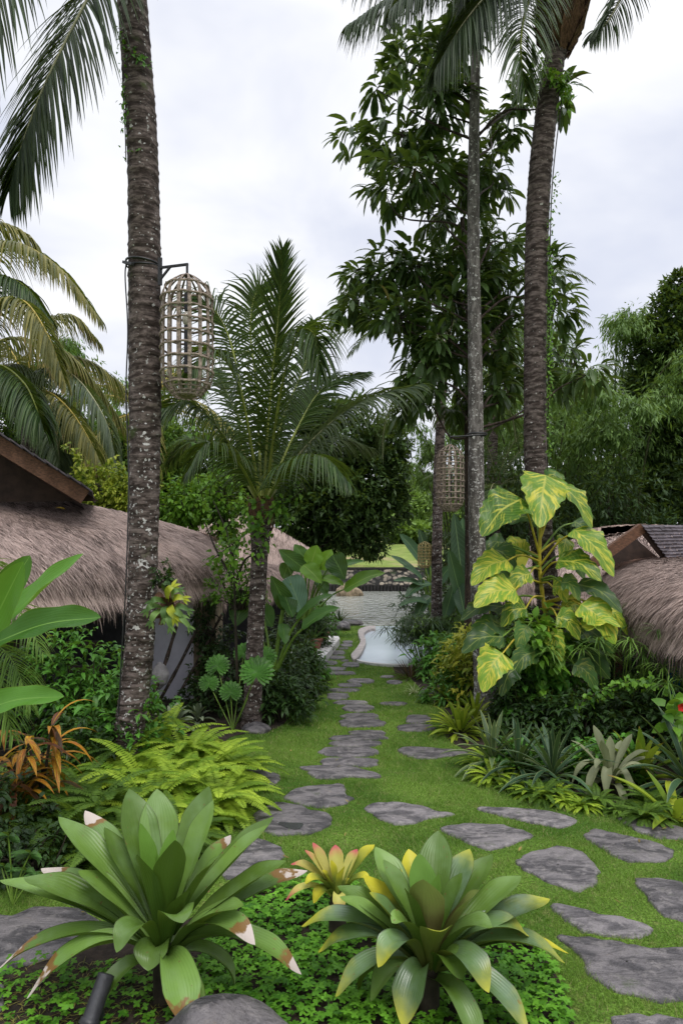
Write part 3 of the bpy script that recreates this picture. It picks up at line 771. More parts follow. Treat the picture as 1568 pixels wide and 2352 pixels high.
m.add([z0(o3)[0], o3[0], i3[0], z0(i3)[0]], [[0, 1, 2, 3]]); m.add([z0(o3)[-1], o3[-1], i3[-1], z0(i3)[-1]], [[3, 2, 1, 0]])
tag(m.build('pool_wall', MT['cap'], None, o3.mean(0), smooth=False), 'curving white plaster wall along the left side of the pool', 'wall')
pp = [G(x, y, .03) for x, y in [(806, 1509), (825, 1517), (861, 1523), (907, 1526), (1000, 1526), (1120, 1500), (1120, 1437), (1000, 1437), (930, 1437), (862, 1437), (845, 1440), (832, 1450), (832, 1472), (824, 1490)]]
P = np.array(pp); P[:, 2] = .02
if np.sum(P[:, 0] * np.roll(P[:, 1], -1) - np.roll(P[:, 0], -1) * P[:, 1]) < 0: P = P[::-1]
m = M(); m.ngon(P); o = m.build('pool_water', MT['pool'], smooth=False); o['kind'] = 'structure'; EX.append(P)
rim = spline([G(x, y, .03) for x, y in [(806, 1508), (825, 1517), (861, 1523), (907, 1526), (1000, 1526)]], 24)
m = M(); rr = rim.copy(); rr[:, 1] -= .14; a = rim.copy(); a[:, 2] = .045; b = rr.copy(); b[:, 2] = .045
m.grids(np.stack([z0(b, -.02), b, a, z0(a, 0)], 1), [.5])
tag(m.build('pool_rim', MT['white_plaster'], None, rim.mean(0), smooth=False), 'thin white rim along the near edge of the pool', 'rim')

# ------------------------------------------------------------------ far bank: stone wall, piles
m = M(); m.box((4, 42.45, .55), (9, .12, .62)); m.box((4, 42.40, 1.23), (9.05, .2, .07))
t = thing('retaining_wall', 'rubble stone retaining wall along the far river bank', 'wall', (4, 42.4, 0))
m = M(); a = np.array([[-8, 42.3, 1.18], [13, 42.3, 1.18]]); b = np.array([[-8, 41.5, .2], [13, 41.5, .2]])
P = np.stack([spline(b, 60), spline((a + b) / 2, 60), spline(a, 60)]); P[:, :, 1] += np.random.RandomState(1).normal(size=P.shape[:2]) * .04
m.grids(P, [.5]); m.build('rubble_face', MT['rubble'], t, smooth=False)
m = M(); m.box((2.5, 42.5, 1.24), (10.5, .24, .07)); m.build('coping', MT['pile'], t, smooth=False)
t = thing('pile_fence', 'row of dark round piles standing in the far river edge', 'fence', (4, 41.3, -.1))
for k in range(62):
    x = -2.1 + k * .205; m = M(); m.tube([(x, 41.35, -.5), (x, 41.35, .28 + .03 * math.sin(k * 3.1))], .095, 8); 
    m.build('pile', MT['pile'], t)
rs = random.Random(2)
def rock(name, label, c, r, mat='stone', seed=0, cat='rock'):
    rs = np.random.RandomState(seed); a = np.linspace(0, 2 * PI, 33); e = np.linspace(-PI / 2, PI / 2, 17)
    A, E = np.meshgrid(a, e); d = np.stack([np.cos(E) * np.cos(A), np.cos(E) * np.sin(A), np.sin(E)], -1)
    f = 1 + .07 * np.sin(d[..., 0] * 4 + seed) * np.cos(d[..., 1] * 3) + .05 * np.sin(d[..., 2] * 6 + d[..., 0] * 5 + seed)
    m = M(); m.grids(np.asarray(c) + d * f[..., None] * np.asarray(r), [.5])
    return tag(m.build(name, MT[mat], None, c), label, cat)
rock('boulder', 'pale brown boulder at the far left water edge', W(800, 1365, 37), (.75, .6, .55), 'sand_stone', 3)
rock('boulder', 'flat dark boulder on the left river bank', G(812, 1437) + np.array([-.15, .6, .02]), (.45, .4, .12), 'stone', 5)
rock('boulder', 'round dark boulder below the spiky plant by the river', G(782, 1450) + np.array([0, .3, .1]), (.3, .3, .16), 'stone', 6)
rock('boulder', 'dark garden rock at the left end of the middle path', G(735, 1550) + np.array([-.12, .2, .04]), (.28, .2, .13), 'stone', 7)
rock('boulder', 'brown boulder at the foot of the young palm', G(585, 1685) + np.array([0, .1, .02]), (.19, .13, .09), 'stone', 8)
rock('boulder', 'grey rock under the spider plants', G(988, 1605) + np.array([0, .2, .02]), (.16, .14, .10), 'stone', 9)
rock('boulder', 'large smooth dark boulder at the bottom centre in the ground cover', np.array([-.49, 2.92, -.04]), (.36, .26, .30), 'stone', 10)

# ------------------------------------------------------------------ lawn blades
def lawn():
    rs = np.random.RandomState(7); out = []
    for (y0, y1, n, hh, ww) in ((3.2, 5, 110000, .024, .0032), (5, 8, 130000, .026, .005), (8, 13, 90000, .03, .009), (13, 20.5, 45000, .035, .017)):
        y = y0 + (y1 - y0) * rs.rand(n); x = (rs.rand(n) * 2 - 1) * .54 * y
        P = np.c_[x, y, np.zeros(n)]; out.append((P, hh, ww))
    m = M()
    for P, hh, ww in out:
        keep = np.ones(len(P), bool)
        for b in beds: keep &= ~inpoly(P, b)
        for e in EX:
            c = e.mean(0); r = np.abs(e - c).max(0) + .05
            idx = np.where(keep & (np.abs(P[:, 0] - c[0]) < r[0]) & (np.abs(P[:, 1] - c[1]) < r[1]))[0]
            if len(idx): keep[idx[inpoly(P[idx], c + (e - c) * .985)]] = False
        P = P[keep]; n = len(P)
        az = rs.rand(n) * 2 * PI; h = hh * rs.uniform(.5, 1.35, n) * (1 + .5 * np.sin(P[:, 0] * 5.1 + 2 * np.sin(P[:, 1] * 3.3)) * np.sin(P[:, 1] * 6.2 + P[:, 0])); lean = rs.normal(size=(n, 2)) * .6
        tip = P + np.c_[lean * h[:, None], h]; s = np.c_[np.cos(az), np.sin(az), 0 * az] * (ww / 2)
        V = np.stack([P - s, P + s, tip], 1).reshape(-1, 3)
        patch = .5 + .5 * np.sin(P[:, 0] * 2.1 + np.sin(P[:, 1] * 1.7) * 2) * np.cos(P[:, 1] * 1.3)
        m.add(V, np.arange(3 * n).reshape(n, 3), r=np.repeat(np.clip(rs.rand(n), 0, 1), 3))
    tag(m.build('lawn_grass', MT['blade'], smooth=False), 'short green lawn grass between the stepping stones', 'grass', kind='stuff')
lawn()
def fallen():
    rs = np.random.RandomState(31); n = 90; y = rs.uniform(3.6, 12, n); P = np.c_[rs.uniform(-.45, .5, n) * y, y, np.full(n, .03)]
    m = M(); ribbons(m, P, np.c_[rs.normal(size=(n, 2)), rs.rand(n) * .3], Z, rs.uniform(.02, .06, n), rs.uniform(.01, .025, n), 'oval', -.3, .4, 4, 3)
    tag(m.build('fallen_leaves', leafmat('litter', (.12, .07, .03), (.34, .26, .08))), 'small dry fallen leaves scattered over the lawn', 'leaf litter', kind='stuff')
fallen()
# ------------------------------------------------------------------ thatched huts
def vnoise(u, v, su, sv, rs):
    g = rs.rand(int(60 * su) + 3, int(24 * sv) + 3); a = u * su; b = v * sv; i = a.astype(int); j = b.astype(int); fa = a - i; fb = b - j
    return g[i, j] * (1 - fa) * (1 - fb) + g[i + 1, j] * fa * (1 - fb) + g[i, j + 1] * (1 - fa) * fb + g[i + 1, j + 1] * fa * fb

def thatch(name, t, cols, nstr, L=.42, wid=.007, seed=0, slant=.0, fringe=1500, fl=.35, under=.25, lift=.05):
    """cols: list of columns, each a list of world points from the ridge down to the eave"""
    rs = np.random.RandomState(seed)
    Cc = np.array([spline(c, 24) for c in cols])                       # (cols, 24, 3)
    Gd = np.stack([spline(list(Cc[:, j]), 60) for j in range(24)], 1)   # (60, 24, 3)
    m = M(); m.grids(Gd, [.12])
    dn = np.gradient(Gd, axis=1); ac = np.gradient(Gd, axis=0)
    nr = nrm(np.cross(ac, dn)); 
    if nr[..., 2].mean() < 0: nr = -nr
    def samp(A, u, v):
        u = np.clip(u, 0, 58.999); v = np.clip(v, 0, 22.999); i = u.astype(int); j = v.astype(int); a = (u - i)[:, None]; b = (v - j)[:, None]
        return A[i, j] * (1 - a) * (1 - b) + A[i + 1, j] * a * (1 - b) + A[i, j + 1] * (1 - a) * b + A[i + 1, j + 1] * a * b
    u = rs.rand(nstr) * 59; v = rs.rand(nstr) ** .85 * 23
    P = samp(Gd, u, v); D = nrm(samp(dn, u, v)); N_ = nrm(samp(nr, u, v)); A = nrm(samp(ac, u, v))
    clump = (vnoise(u - slant * 0, v, 3.2, .55, rs) - .5) * 1.6 + (vnoise(u, v, 7., 1.1, rs) - .5) * 1.2
    d = nrm(D + A * (slant + rs.normal(size=(nstr, 1)) * .16 + clump[:, None] * .13) + N_ * (lift + .06 * rs.rand(nstr, 1) + .07 * clump[:, None]))
    ribbons(m, P + N_ * .006, d, N_, L * rs.uniform(.5, 1.2, nstr), wid * rs.uniform(.6, 1.5, nstr), 'blade', .03, .3, 4, 2, r=np.clip(rs.rand(nstr) * .42 + .28 + .42 * clump, 0, 1), smin=.05)
    # ragged fringe hanging at the eave
    u = rs.rand(fringe) * 59; v = 23 - rs.rand(fringe) * 2.2
    P = samp(Gd, u, v); D = nrm(samp(dn, u, v)); A = nrm(samp(ac, u, v)); cl = np.sin(u * 2.7) * .3 + np.sin(u * 7.1) * .2
    d = nrm(D * .8 + np.array([0, 0, -.5]) + A * (slant * .6 + rs.normal(size=(fringe, 1)) * .15) )
    ribbons(m, P, d, np.array([0, -1., .3]), fl * (1 + cl) * rs.uniform(.4, 1.3, fringe), wid * rs.uniform(.8, 1.8, fringe), 'blade', .5, .3, 4, 2, r=rs.rand(fringe) * .7, smin=.05)
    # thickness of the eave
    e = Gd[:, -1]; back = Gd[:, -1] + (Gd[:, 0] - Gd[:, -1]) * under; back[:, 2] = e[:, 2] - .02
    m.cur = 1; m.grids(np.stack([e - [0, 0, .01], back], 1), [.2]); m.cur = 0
    return m.build(name, [MT['thatch'], MT['thatch_under']], t)

# near left hut
t = thing('thatched_hut', 'large near hut on the left with shaggy brown thatch, wooden gable and pale grey wall', 'hut', (-4.5, 9.8, 0))
cols = [
 [(-330, 1085, 10.6), (-360, 1150, 8.6), (-390, 1230, 7.4), (-400, 1325, 6.9), (-400, 1410, 6.7)],
 [(-120, 1108, 10.9), (-130, 1160, 9.0), (-140, 1225, 7.9), (-140, 1300, 7.3), (-135, 1382, 7.1)],
 [(0, 1128, 11.0), (0, 1172, 9.4), (-5, 1225, 8.4), (0, 1292, 7.7), (10, 1368, 7.5)],
 [(130, 1146, 11.2), (135, 1185, 9.9), (140, 1228, 9.0), (150, 1288, 8.3), (160, 1360, 8.1)],
 [(250, 1168, 11.3), (260, 1200, 10.3), (268, 1240, 9.5), (285, 1296, 8.9), (292, 1352, 8.7)],
 [(360, 1194, 11.4), (375, 1215, 10.8), (385, 1245, 10.2), (400, 1286, 9.6), (405, 1335, 9.4)],
 [(440, 1217, 11.5), (455, 1229, 11.2), (468, 1250, 10.8), (485, 1285, 10.3), (488, 1325, 10.1)],
 [(462, 1226, 12.2), (480, 1236, 11.9), (495, 1256, 11.6), (508, 1288, 11.2), (510, 1322, 11.0)],
]
thatch('thatch_roof', t, [[W(*p) for p in c] for c in cols], 56000, .36, .013, 1, slant=.3, fringe=6500, fl=.30)
m = M()
wl = W(440, 1600, 10.2); m.box(((wl[0] - 3.9) / 2 - .28, 10.25, .75), ((3.9 + wl[0]) / 2 + .28, .07, .95)); 
m = M(); m.box((-2.55, 10.3, .8), (.42, .06, .95)); m.build('wall', MT['grey_wall'], t, smooth=False)
m = M(); m.box((-6.0, 9.0, .75), (2.3, .06, .9)); m.box((-3.6, 10.35, .8), (.63, .06, .95)); m.build('dark_panel', MT['dark_wall'], t, smooth=False)
for k, z in enumerate((1.33, 1.02, .7, .35)):
    m = M(); m.box((-5.4, 8.86, z), (2.3, .07, .035)); m.build('rail', MT['dark_wood'], t, smooth=False)
m = M(); m.box((-2.03, 10.45, .75), (.16, .32, .92)); m.build('corner_pillar', MT['sand_stone'], t, smooth=False)
m = M(); m.beam(W(452, 1240, 11.2), W(330, 1190, 11.5), .03, .05); m.build('ridge_pipe', MT['white_plaster'], t, smooth=False)
# gable on its roof
def gable(t, apex, foot, depth_v, beam_w, beam_t, mats=('wood', 'shingle', 'dark_wall'), overhang=.12, left=None):
    apex, foot = np.asarray(apex), np.asarray(foot); dv = np.asarray(depth_v)
    m = M(); m.beam(apex, foot, beam_t, beam_w, up=Z); m.build('bargeboard', MT[mats[0]], t, smooth=False)
    d = nrm(foot - apex); u = nrm(np.cross(nrm(dv), d)); u = u if u[2] > 0 else -u
    m = M(); rows = 14; L = np.linalg.norm(foot - apex)
    for k in range(rows):
        a = apex + d * L * (k / rows) + u * (beam_w / 2 + .035); b = apex + d * L * ((k + 1.25) / rows) + u * (beam_w / 2 + .015)
        for q in range(14):
            s0 = (q + (k % 2) * .5) / 14 - .03; s1 = s0 + .069
            P = [a + dv * s0 - nrm(dv) * overhang, b + dv * s0 - nrm(dv) * overhang, b + dv * s1 - nrm(dv) * overhang, a + dv * s1 - nrm(dv) * overhang]
            th = u * .018
            P = [p + u * random.uniform(0, .008) for p in P]
            m.add([P[0], P[1], P[2], P[3]], [[0, 1, 2, 3]], r=random.random())
            m.add([P[1] - th, P[2] - th, P[2], P[1]], [[0, 1, 2, 3]], r=.2)
            m.add([P[0] - th, P[1] - th, P[1], P[0]], [[0, 1, 2, 3]], r=.2)
    m.build('shingle_roof', MT[mats[1]], t, smooth=False)
    m = M(); a = apex - u * (beam_w / 2 + .0); b = foot - u * beam_w / 2
    m.add([a, b, b + dv, a + dv], [[0, 1, 2, 3]]); m.build('soffit', MT['dark_wood'], t, smooth=False)
gable(t, W(-190, 905, 8.6), W(196, 1142, 9.3), np.array([-.75, 2.2, 0]), .20, .07)
m = M(); q = np.array([.1, .7, 0])
m.add([W(-190, 905, 8.6) + q, W(168, 1142, 9.3) + q, W(-600, 1150, 8.0) + q], [[0, 1, 2]]); m.build('gable_wall', MT['dark_wood'], t, smooth=False)
# props leaning on the wall
for (a, b, r) in (((335, 1640, 9.0), (405, 1440, 9.7), .035), ((350, 1640, 9.4), (470, 1410, 10.0), .028), ((385, 1640, 9.5), (510, 1410, 10.1), .025)):
    m = M(); p = spline([W(*a), (W(*a) + W(*b)) / 2 + np.array([.03, 0, .02]), W(*b)], 12); m.tube(p, np.linspace(r, r * .7, 12) * (1 + .12 * np.sin(np.arange(12) * 2)), 8)
    tag(m.build('leaning_branch', MT['dark_bark'], None, p[0]), {.035: 'thickest dark branch leaning on the grey wall, nearest the big palm trunk', .028: 'dark branch leaning on the grey wall between two others', .025: 'thinnest dark branch leaning towards the stone corner of the grey wall'}[r], 'branch')
rock('round_lamp', 'pale grey stone globe at the foot of the grey wall', W(368, 1552, 9.3), (.12, .12, .17), 'globe', 2, 'garden lamp')

# far left hut
t = thing('thatched_hut', 'distant pinkish thatched hut behind the young palm, with two roof tiers', 'hut', (-2.2, 15.6, 0))
cols = [
 [(430, 1205, 15.6), (430, 1230, 15.2), (430, 1290, 14.6)],
 [(500, 1187, 15.6), (502, 1220, 15.2), (505, 1290, 14.6)],
 [(560, 1184, 15.6), (562, 1225, 15.1), (565, 1287, 14.6)],
 [(610, 1199, 15.6), (613, 1232, 15.2), (617, 1287, 14.7)],
 [(660, 1228, 15.6), (664, 1255, 15.3), (668, 1289, 15.0)],
 [(715, 1260, 15.6), (720, 1275, 15.5), (724, 1290, 15.4)],
]
thatch('upper_roof', t, [[W(*p) for p in c] for c in cols], 14000, .3, .010, 5, slant=-.1, fringe=900, fl=.18)
cols = [
 [(430, 1285, 14.4), (430, 1310, 13.6), (430, 1345, 13.2), (430, 1380, 13.1)],
 [(540, 1288, 14.4), (545, 1308, 13.7), (550, 1335, 13.3), (552, 1368, 13.2)],
 [(620, 1295, 14.5), (640, 1308, 14.0), (655, 1330, 13.7), (662, 1362, 13.6)],
 [(665, 1300, 14.9), (690, 1312, 14.5), (708, 1332, 14.3), (714, 1360, 14.2)],
 [(670, 1300, 15.6), (700, 1312, 15.3), (718, 1330, 15.1), (724, 1356, 15.0)],
]
thatch('lower_roof', t, [[W(*p) for p in c] for c in cols], 12000, .28, .010, 6, slant=.1, fringe=1200, fl=.22)
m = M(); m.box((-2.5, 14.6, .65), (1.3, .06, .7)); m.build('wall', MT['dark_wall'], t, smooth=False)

# near right hut
t = thing('thatched_hut', 'near hut on the right with shaggy thatch and a small shingled gable', 'hut', (4.6, 9, 0))
cols = [
 [(1440, 1296, 12.2), (1425, 1302, 11.5), (1395, 1318, 11.0), (1378, 1345, 10.7), (1376, 1392, 10.6)],
 [(1460, 1290, 11.6), (1440, 1298, 10.8), (1405, 1322, 10.2), (1386, 1355, 9.9), (1384, 1402, 9.8)],
 [(1500, 1282, 11.2), (1480, 1292, 10.2), (1450, 1325, 9.3), (1432, 1365, 8.9), (1428, 1412, 8.8)],
 [(1570, 1277, 11.2), (1560, 1290, 9.8), (1530, 1330, 8.5), (1508, 1380, 8.0), (1500, 1432, 7.9)],
 [(1680, 1272, 11.2), (1670, 1288, 9.5), (1640, 1335, 7.8), (1610, 1390, 7.2), (1590, 1452, 7.1)],
 [(1820, 1270, 11.2), (1810, 1290, 9.3), (1790, 1350, 7.3), (1770, 1410, 6.6), (1740, 1485, 6.5)],
 [(2050, 1270, 11.2), (2050, 1290, 9.3), (2030, 1370, 7.0), (2010, 1460, 6.2), (1980, 1560, 6.1)],
]
thatch('thatch_roof', t, [[W(*p) for p in c] for c in cols], 42000, .34, .013, 8, slant=-.3, fringe=4600, fl=.34)
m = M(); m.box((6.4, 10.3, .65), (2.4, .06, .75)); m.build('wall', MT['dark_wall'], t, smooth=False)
m = M(); m.box((5.6, 9.6, .65), (.05, .05, .78)); m.build('post', MT['dark_wood'], t, smooth=False)
m = M(); m.box((4.12, 10.2, .8), (.05, .05, .9)); m.build('post', MT['wood'], t, smooth=False)
m = M(); P = np.array([W(x, y, 9.2) + np.array([0, .05 * math.sin(x), 0]) for x in np.linspace(1535, 1560, 9) for y in (1395, 1620)]).reshape(9, 2, 3)
m.grids(P, [.5]); m.build('blue_curtain', MT['blue'], t)
ap, ft = W(1472, 1213, 10.6), W(1352, 1300, 10.4)
dv = W(1640, 1213, 12.2) - ap
# left roof edge shows its boards, the right slope its shingles
m = M(); m.beam(ap, ft, .08, .16); m.build('bargeboard', MT['wood'], t, smooth=False)
ft2 = W(1533, 1290, 10.6)
m = M(); m.beam(ap, ft2, .06, .09); m.build('bargeboard', MT['dark_wood'], t, smooth=False)
m = M(); m.add([ap + [0, .5, -.05], W(1380, 1310, 10.9), W(1545, 1310, 11.1)], [[0, 1, 2]]); m.build('gable_wall', MT['dark_wood'], t, smooth=False)
m = M(); e0 = W(1472, 1206, 10.5); e1 = W(1536, 1292, 10.5); f0 = W(1700, 1206, 12.3); f1 = W(1770, 1275, 11.6)
for k in range(11):
    a0, a1 = e0 + (e1 - e0) * k / 11, e0 + (e1 - e0) * (k + 1.15) / 11; b0, b1 = f0 + (f1 - f0) * k / 11, f0 + (f1 - f0) * (k + 1.15) / 11
    u = np.array([0, -.012, .022])
    for q in range(22):
        s, s2 = q / 22, (q + .95) / 22; j = u * random.uniform(.8, 1.6)
        P = [a0 + (b0 - a0) * s, a1 + (b1 - a1) * s + j, a1 + (b1 - a1) * s2 + j, a0 + (b0 - a0) * s2]
        m.add(P, [[0, 1, 2, 3]], r=random.random()); m.add([P[1] - j * 1.3, P[2] - j * 1.3, P[2], P[1]], [[0, 1, 2, 3]], r=0)
m.build('shingle_roof', MT['shingle'], t, smooth=False)
# far right hut
t = thing('thatched_hut', 'far right hut with a low thatch roof and crumpled ridge, behind the variegated climber', 'hut', (5, 15.5, 0))
cols = [
 [(1150, 1262, 16.5), (1150, 1290, 15.0), (1150, 1325, 14.2), (1150, 1362, 14.0)],
 [(1260, 1248, 16.3), (1250, 1285, 14.8), (1245, 1325, 14.0), (1240, 1365, 13.8)],
 [(1360, 1230, 16.1), (1360, 1275, 14.6), (1345, 1325, 13.6), (1340, 1372, 13.3)],
 [(1450, 1216, 16.0), (1450, 1265, 14.4), (1450, 1325, 13.2), (1445, 1378, 12.9)],
 [(1600, 1210, 16.0), (1600, 1265, 14.3), (1600, 1325, 13.0), (1600, 1385, 12.7)],
 [(1750, 1212, 16.0), (1750, 1265, 14.3), (1750, 1325, 13.0), (1750, 1385, 12.7)],
]
thatch('thatch_roof', t, [[W(*p) for p in c] for c in cols], 20000, .3, .011, 11, slant=-.05, fringe=1200, fl=.25)
m = M(); rs = np.random.RandomState(4)
for k in range(60):
    x = 1370 + k * 6.5; c = W(x, 1222 - 8 * math.sin((x - 1370) / 60.), 15.9); m.box(c, (.09, .30, .07 + .02 * rs.rand()), np.array(Matrix.Rotation(rs.uniform(-.25, .25), 3, 'Y')), .35 + .4 * rs.rand())
m.build('ridge_cap', MT['thatch'], t, smooth=False)
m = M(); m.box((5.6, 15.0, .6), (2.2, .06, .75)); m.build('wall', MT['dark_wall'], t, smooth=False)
# yellow leaf on the left roof
m = M(); p = W(128, 1175, 9.55); ribbons(m, [p + Z * .05], [[1, .1, .05]], [[0, -.3, 1]], .14, .07, 'oval', .2, .3)
tag(m.build('fallen_leaf', leafmat('dead_leaf', (.6, .42, .05), (.6, .42, .05)), None, p), 'single fallen yellow leaf lying on the near left thatch', 'leaf')

# ------------------------------------------------------------------ rattan lanterns
def lantern(loc, h, w, label, mat='rattan', ribs=14, hoops=9, lamp=True):
    """bullet-shaped cage: hoops, ribs, bottom basket, lamp inside; loc is the top"""
    loc = np.asarray(loc, float); t = thing('cage_lantern', label, 'lantern', loc - Z * h, 'woven cage lanterns')
    r = w / 2
    def rad(s):   # s from the top 0 to the bottom 1
        if s < .20: return r * (math.sin(s / .20 * PI / 2) ** .75) * .97 + .0
        if s < .84: return r * (.97 + .03 * math.sin((s - .2) * 4))
        return r * (1 - .52 * ((s - .84) / .16) ** 1.3)
    ss = np.linspace(.004, 1, 36); k0 = w / .5
    for i in range(ribs):
        a = 2 * PI * i / ribs; m = M()
        C = np.array([loc + np.array([math.cos(a) * rad(s), math.sin(a) * rad(s), -s * h]) for s in ss])
        T = nrm(np.gradient(C, axis=0)); O = np.array([math.cos(a), math.sin(a), 0]); S = np.cross(T, O); wd = .0175 * k0; th = .004 * k0
        cr = np.stack([C + S * wd + O * th, C - S * wd + O * th, C - S * wd - O * th, C + S * wd - O * th, C + S * wd + O * th], 1)
        m.grids(cr, [i / ribs]); m.build('rib', MT[mat], t, smooth=False)
    for s in np.linspace(.115, .90, hoops):
        aa = np.linspace(0, 2 * PI, 49); R_ = rad(s) + .006 * k0
        C = np.array([loc + np.array([math.cos(a) * R_, math.sin(a) * R_, -s * h + .004 * math.sin(a * 7 + s * 30)]) for a in aa])
        m = M(); m.tube(C, .0115 * k0, 6, cap=False); 
        for a in np.arange(ribs) * 2 * PI / ribs:   # bindings where hoop and rib cross
            m.box(loc + np.array([math.cos(a) * R_, math.sin(a) * R_, -s * h]), (.011 * k0, .011 * k0, .011 * k0), np.array(Matrix.Rotation(a, 3, 'Z')), .3)
        m.build('hoop', MT[mat], t)
    m = M()
    for s in (.93, .96, .985):
        aa = np.linspace(0, 2 * PI, 33); m.tube(np.array([loc + np.array([math.cos(a) * rad(s), math.sin(a) * rad(s), -s * h]) for a in aa]), .009 * k0, 6, cap=False)
    m.tube([loc - Z * h * .985, loc - Z * h * 1.0], [rad(1.) * .8, rad(1.) * .5], 12); m.build('basket_bottom', MT[mat], t)
    if lamp:
        m = M(); m.tube([loc + Z * .02, loc - Z * h * .38], .007 * k0, 6); m.tube([loc - Z * h * .16, loc - Z * h * .30], .028 * k0, 10); lh = m.build('lamp_holder', MT['iron'], t)
        b = loc - Z * h * .36; m = M(); aa = np.linspace(0, 1, 12)
        m.tube(np.array([b + Z * .06 * k0 - Z * .15 * k0 * x for x in aa]), .045 * k0 * np.sin(np.clip(aa * .92 + .08, 0, 1) * PI) ** .6 + .002, 14); m.build('bulb', MT['glass'], lh)
        m = M(); m.tube([loc - Z * h * .42, loc - Z * h * .80], .03 * k0, 10); m.build('inner_tube', MT['iron'], t)
    return t
DA = 6.8
lantern(W(430, 628, DA - .25), .275 * DA / 1.568, .49, 'large rattan cage lantern hanging from the iron bracket on the thick left palm', ribs=15, hoops=9).name
lantern(W(1033, 1020, 9.0), .155 * 9 / 1.568, .36, 'middle-sized rattan cage lantern hanging beside the pale mottled trunk', ribs=14, hoops=10)
lantern(W(975, 1243, 14.6), .062 * 14.6 / 1.568, .30, 'small yellowish cage lantern far back beside the slim palm trunk', 'rattan_yellow', 12, 8, False)
# brackets
b = W(430, 607, DA - .25); e = W(368, 615, DA - .18)
t = thing('lantern_bracket', 'black iron bracket strapped round the thick left palm trunk, holding the big lantern', 'bracket', e)
m = M(); m.beam(e, b + [.01, 0, 0], .018, .022); m.beam(b, W(430, 630, DA - .25), .02, .02, up=np.array([0, 1., 0])); m.build('arm', MT['iron'], t, smooth=False)
m = M(); m.beam(W(370, 640, DA - .18), W(392, 612, DA - .22), .018, .018); m.build('brace', MT['iron'], t, smooth=False)
m = M(); m.beam(W(368, 592, DA - .16), W(368, 655, DA - .16), .04, .02, up=np.array([0, 1., 0])); m.build('back_plate', MT['iron'], t, smooth=False)
m = M(); c = W(331, 608, DA); aa = np.linspace(0, 2 * PI, 32); m.tube(np.array([c + np.array([.172 * math.cos(a), .172 * math.sin(a), .02 * math.cos(a) * -1]) for a in aa]), .011, 6, cap=False)
m.tube(np.array([c + np.array([.168 * math.cos(a), .168 * math.sin(a), -.02 + .03 * math.sin(a)]) for a in aa]), .009, 6, cap=False); m.build('strap', MT['iron'], t)
m = M(); m.beam(W(284, 602, DA - .12), W(305, 606, DA - .2), .03, .025); m.build('strap_end', MT['iron'], t, smooth=False)
t = thing('lantern_bracket', 'black wire bracket tied round the pale mottled trunk, holding the middle lantern', 'bracket', W(1090, 1000, 9.1))
m = M(); m.tube([W(1033, 1003, 9.0), W(1060, 1002, 9.0), W(1112, 998, 8.95)], .010, 6); m.tube([W(1033, 1003, 9.0), W(1033, 1022, 9.0)], .006, 6); m.build('arm', MT['iron'], t)
m = M(); c = W(1095, 998, 9.1); m.tube(np.array([c + np.array([.128 * math.cos(a), .128 * math.sin(a), .0]) for a in aa]), .012, 6, cap=False); m.build('strap', MT['iron'], t)
m = M(); m.tube(spline([W(290, 606, DA - .1), W(288, 640, DA - .1), W(294, 760, DA - .12), W(290, 900, DA - .1), W(296, 1100, DA - .15), W(290, 1330, DA - .15), W(280, 1500, DA - .12), W(270, 1700, DA - .1)], 60), .007, 6)
tag(m.build('power_cable', MT['iron'], None, W(270, 1700, DA)), 'thin black cable running down the left side of the thick palm trunk', 'cable')
# ------------------------------------------------------------------ palms and trees with trunks
COCO = [MT['coco'], MT['rachis']]; COCOD = [MT['coco_dark'], MT['rachis_pale']]; COCOO = [MT['coco_old'], MT['rachis_yellow']]; COCOF = [MT['coco_far'], MT['rachis_pale']]
# A: thick trunk on the left
t = thing('coconut_palm', 'thick dark coconut palm on the left that carries the big lantern', 'palm tree', W(282, 1790, DA))
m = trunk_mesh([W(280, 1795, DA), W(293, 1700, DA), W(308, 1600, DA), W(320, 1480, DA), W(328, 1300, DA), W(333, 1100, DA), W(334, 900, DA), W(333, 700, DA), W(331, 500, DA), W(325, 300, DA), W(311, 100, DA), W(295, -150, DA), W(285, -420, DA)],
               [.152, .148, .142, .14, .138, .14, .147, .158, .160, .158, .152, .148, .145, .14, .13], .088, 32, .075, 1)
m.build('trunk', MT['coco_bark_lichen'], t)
top = W(285, -430, DA)
crown(t, top, 12, 3.4, COCOD, els=(82, 70, 58), sag=.9, seed=3, nl=44, LL=.75, wid=.04, seg=4, droop=.8, r0=.03)
k = dict(LL=.98, wid=.036, lift=-.05, r0=.02, t0=.05, seg=7, a0=50, a1=18)
frond([top, W(275, -150, 6.4), W(200, 0, 6.1), W(110, 180, 5.9), W(52, 330, 5.85), W(22, 440, 5.9)], COCOD, t, nl=150, droop=.5, seed=4, up=[-.25, -1, .1], **k)
frond([top, W(150, -330, 5.6), W(20, -150, 5.1), W(-45, 40, 5.0), W(-75, 300, 5.0)], COCOD, t, nl=110, droop=.5, seed=6, up=[-.2, -1, .2], **k)
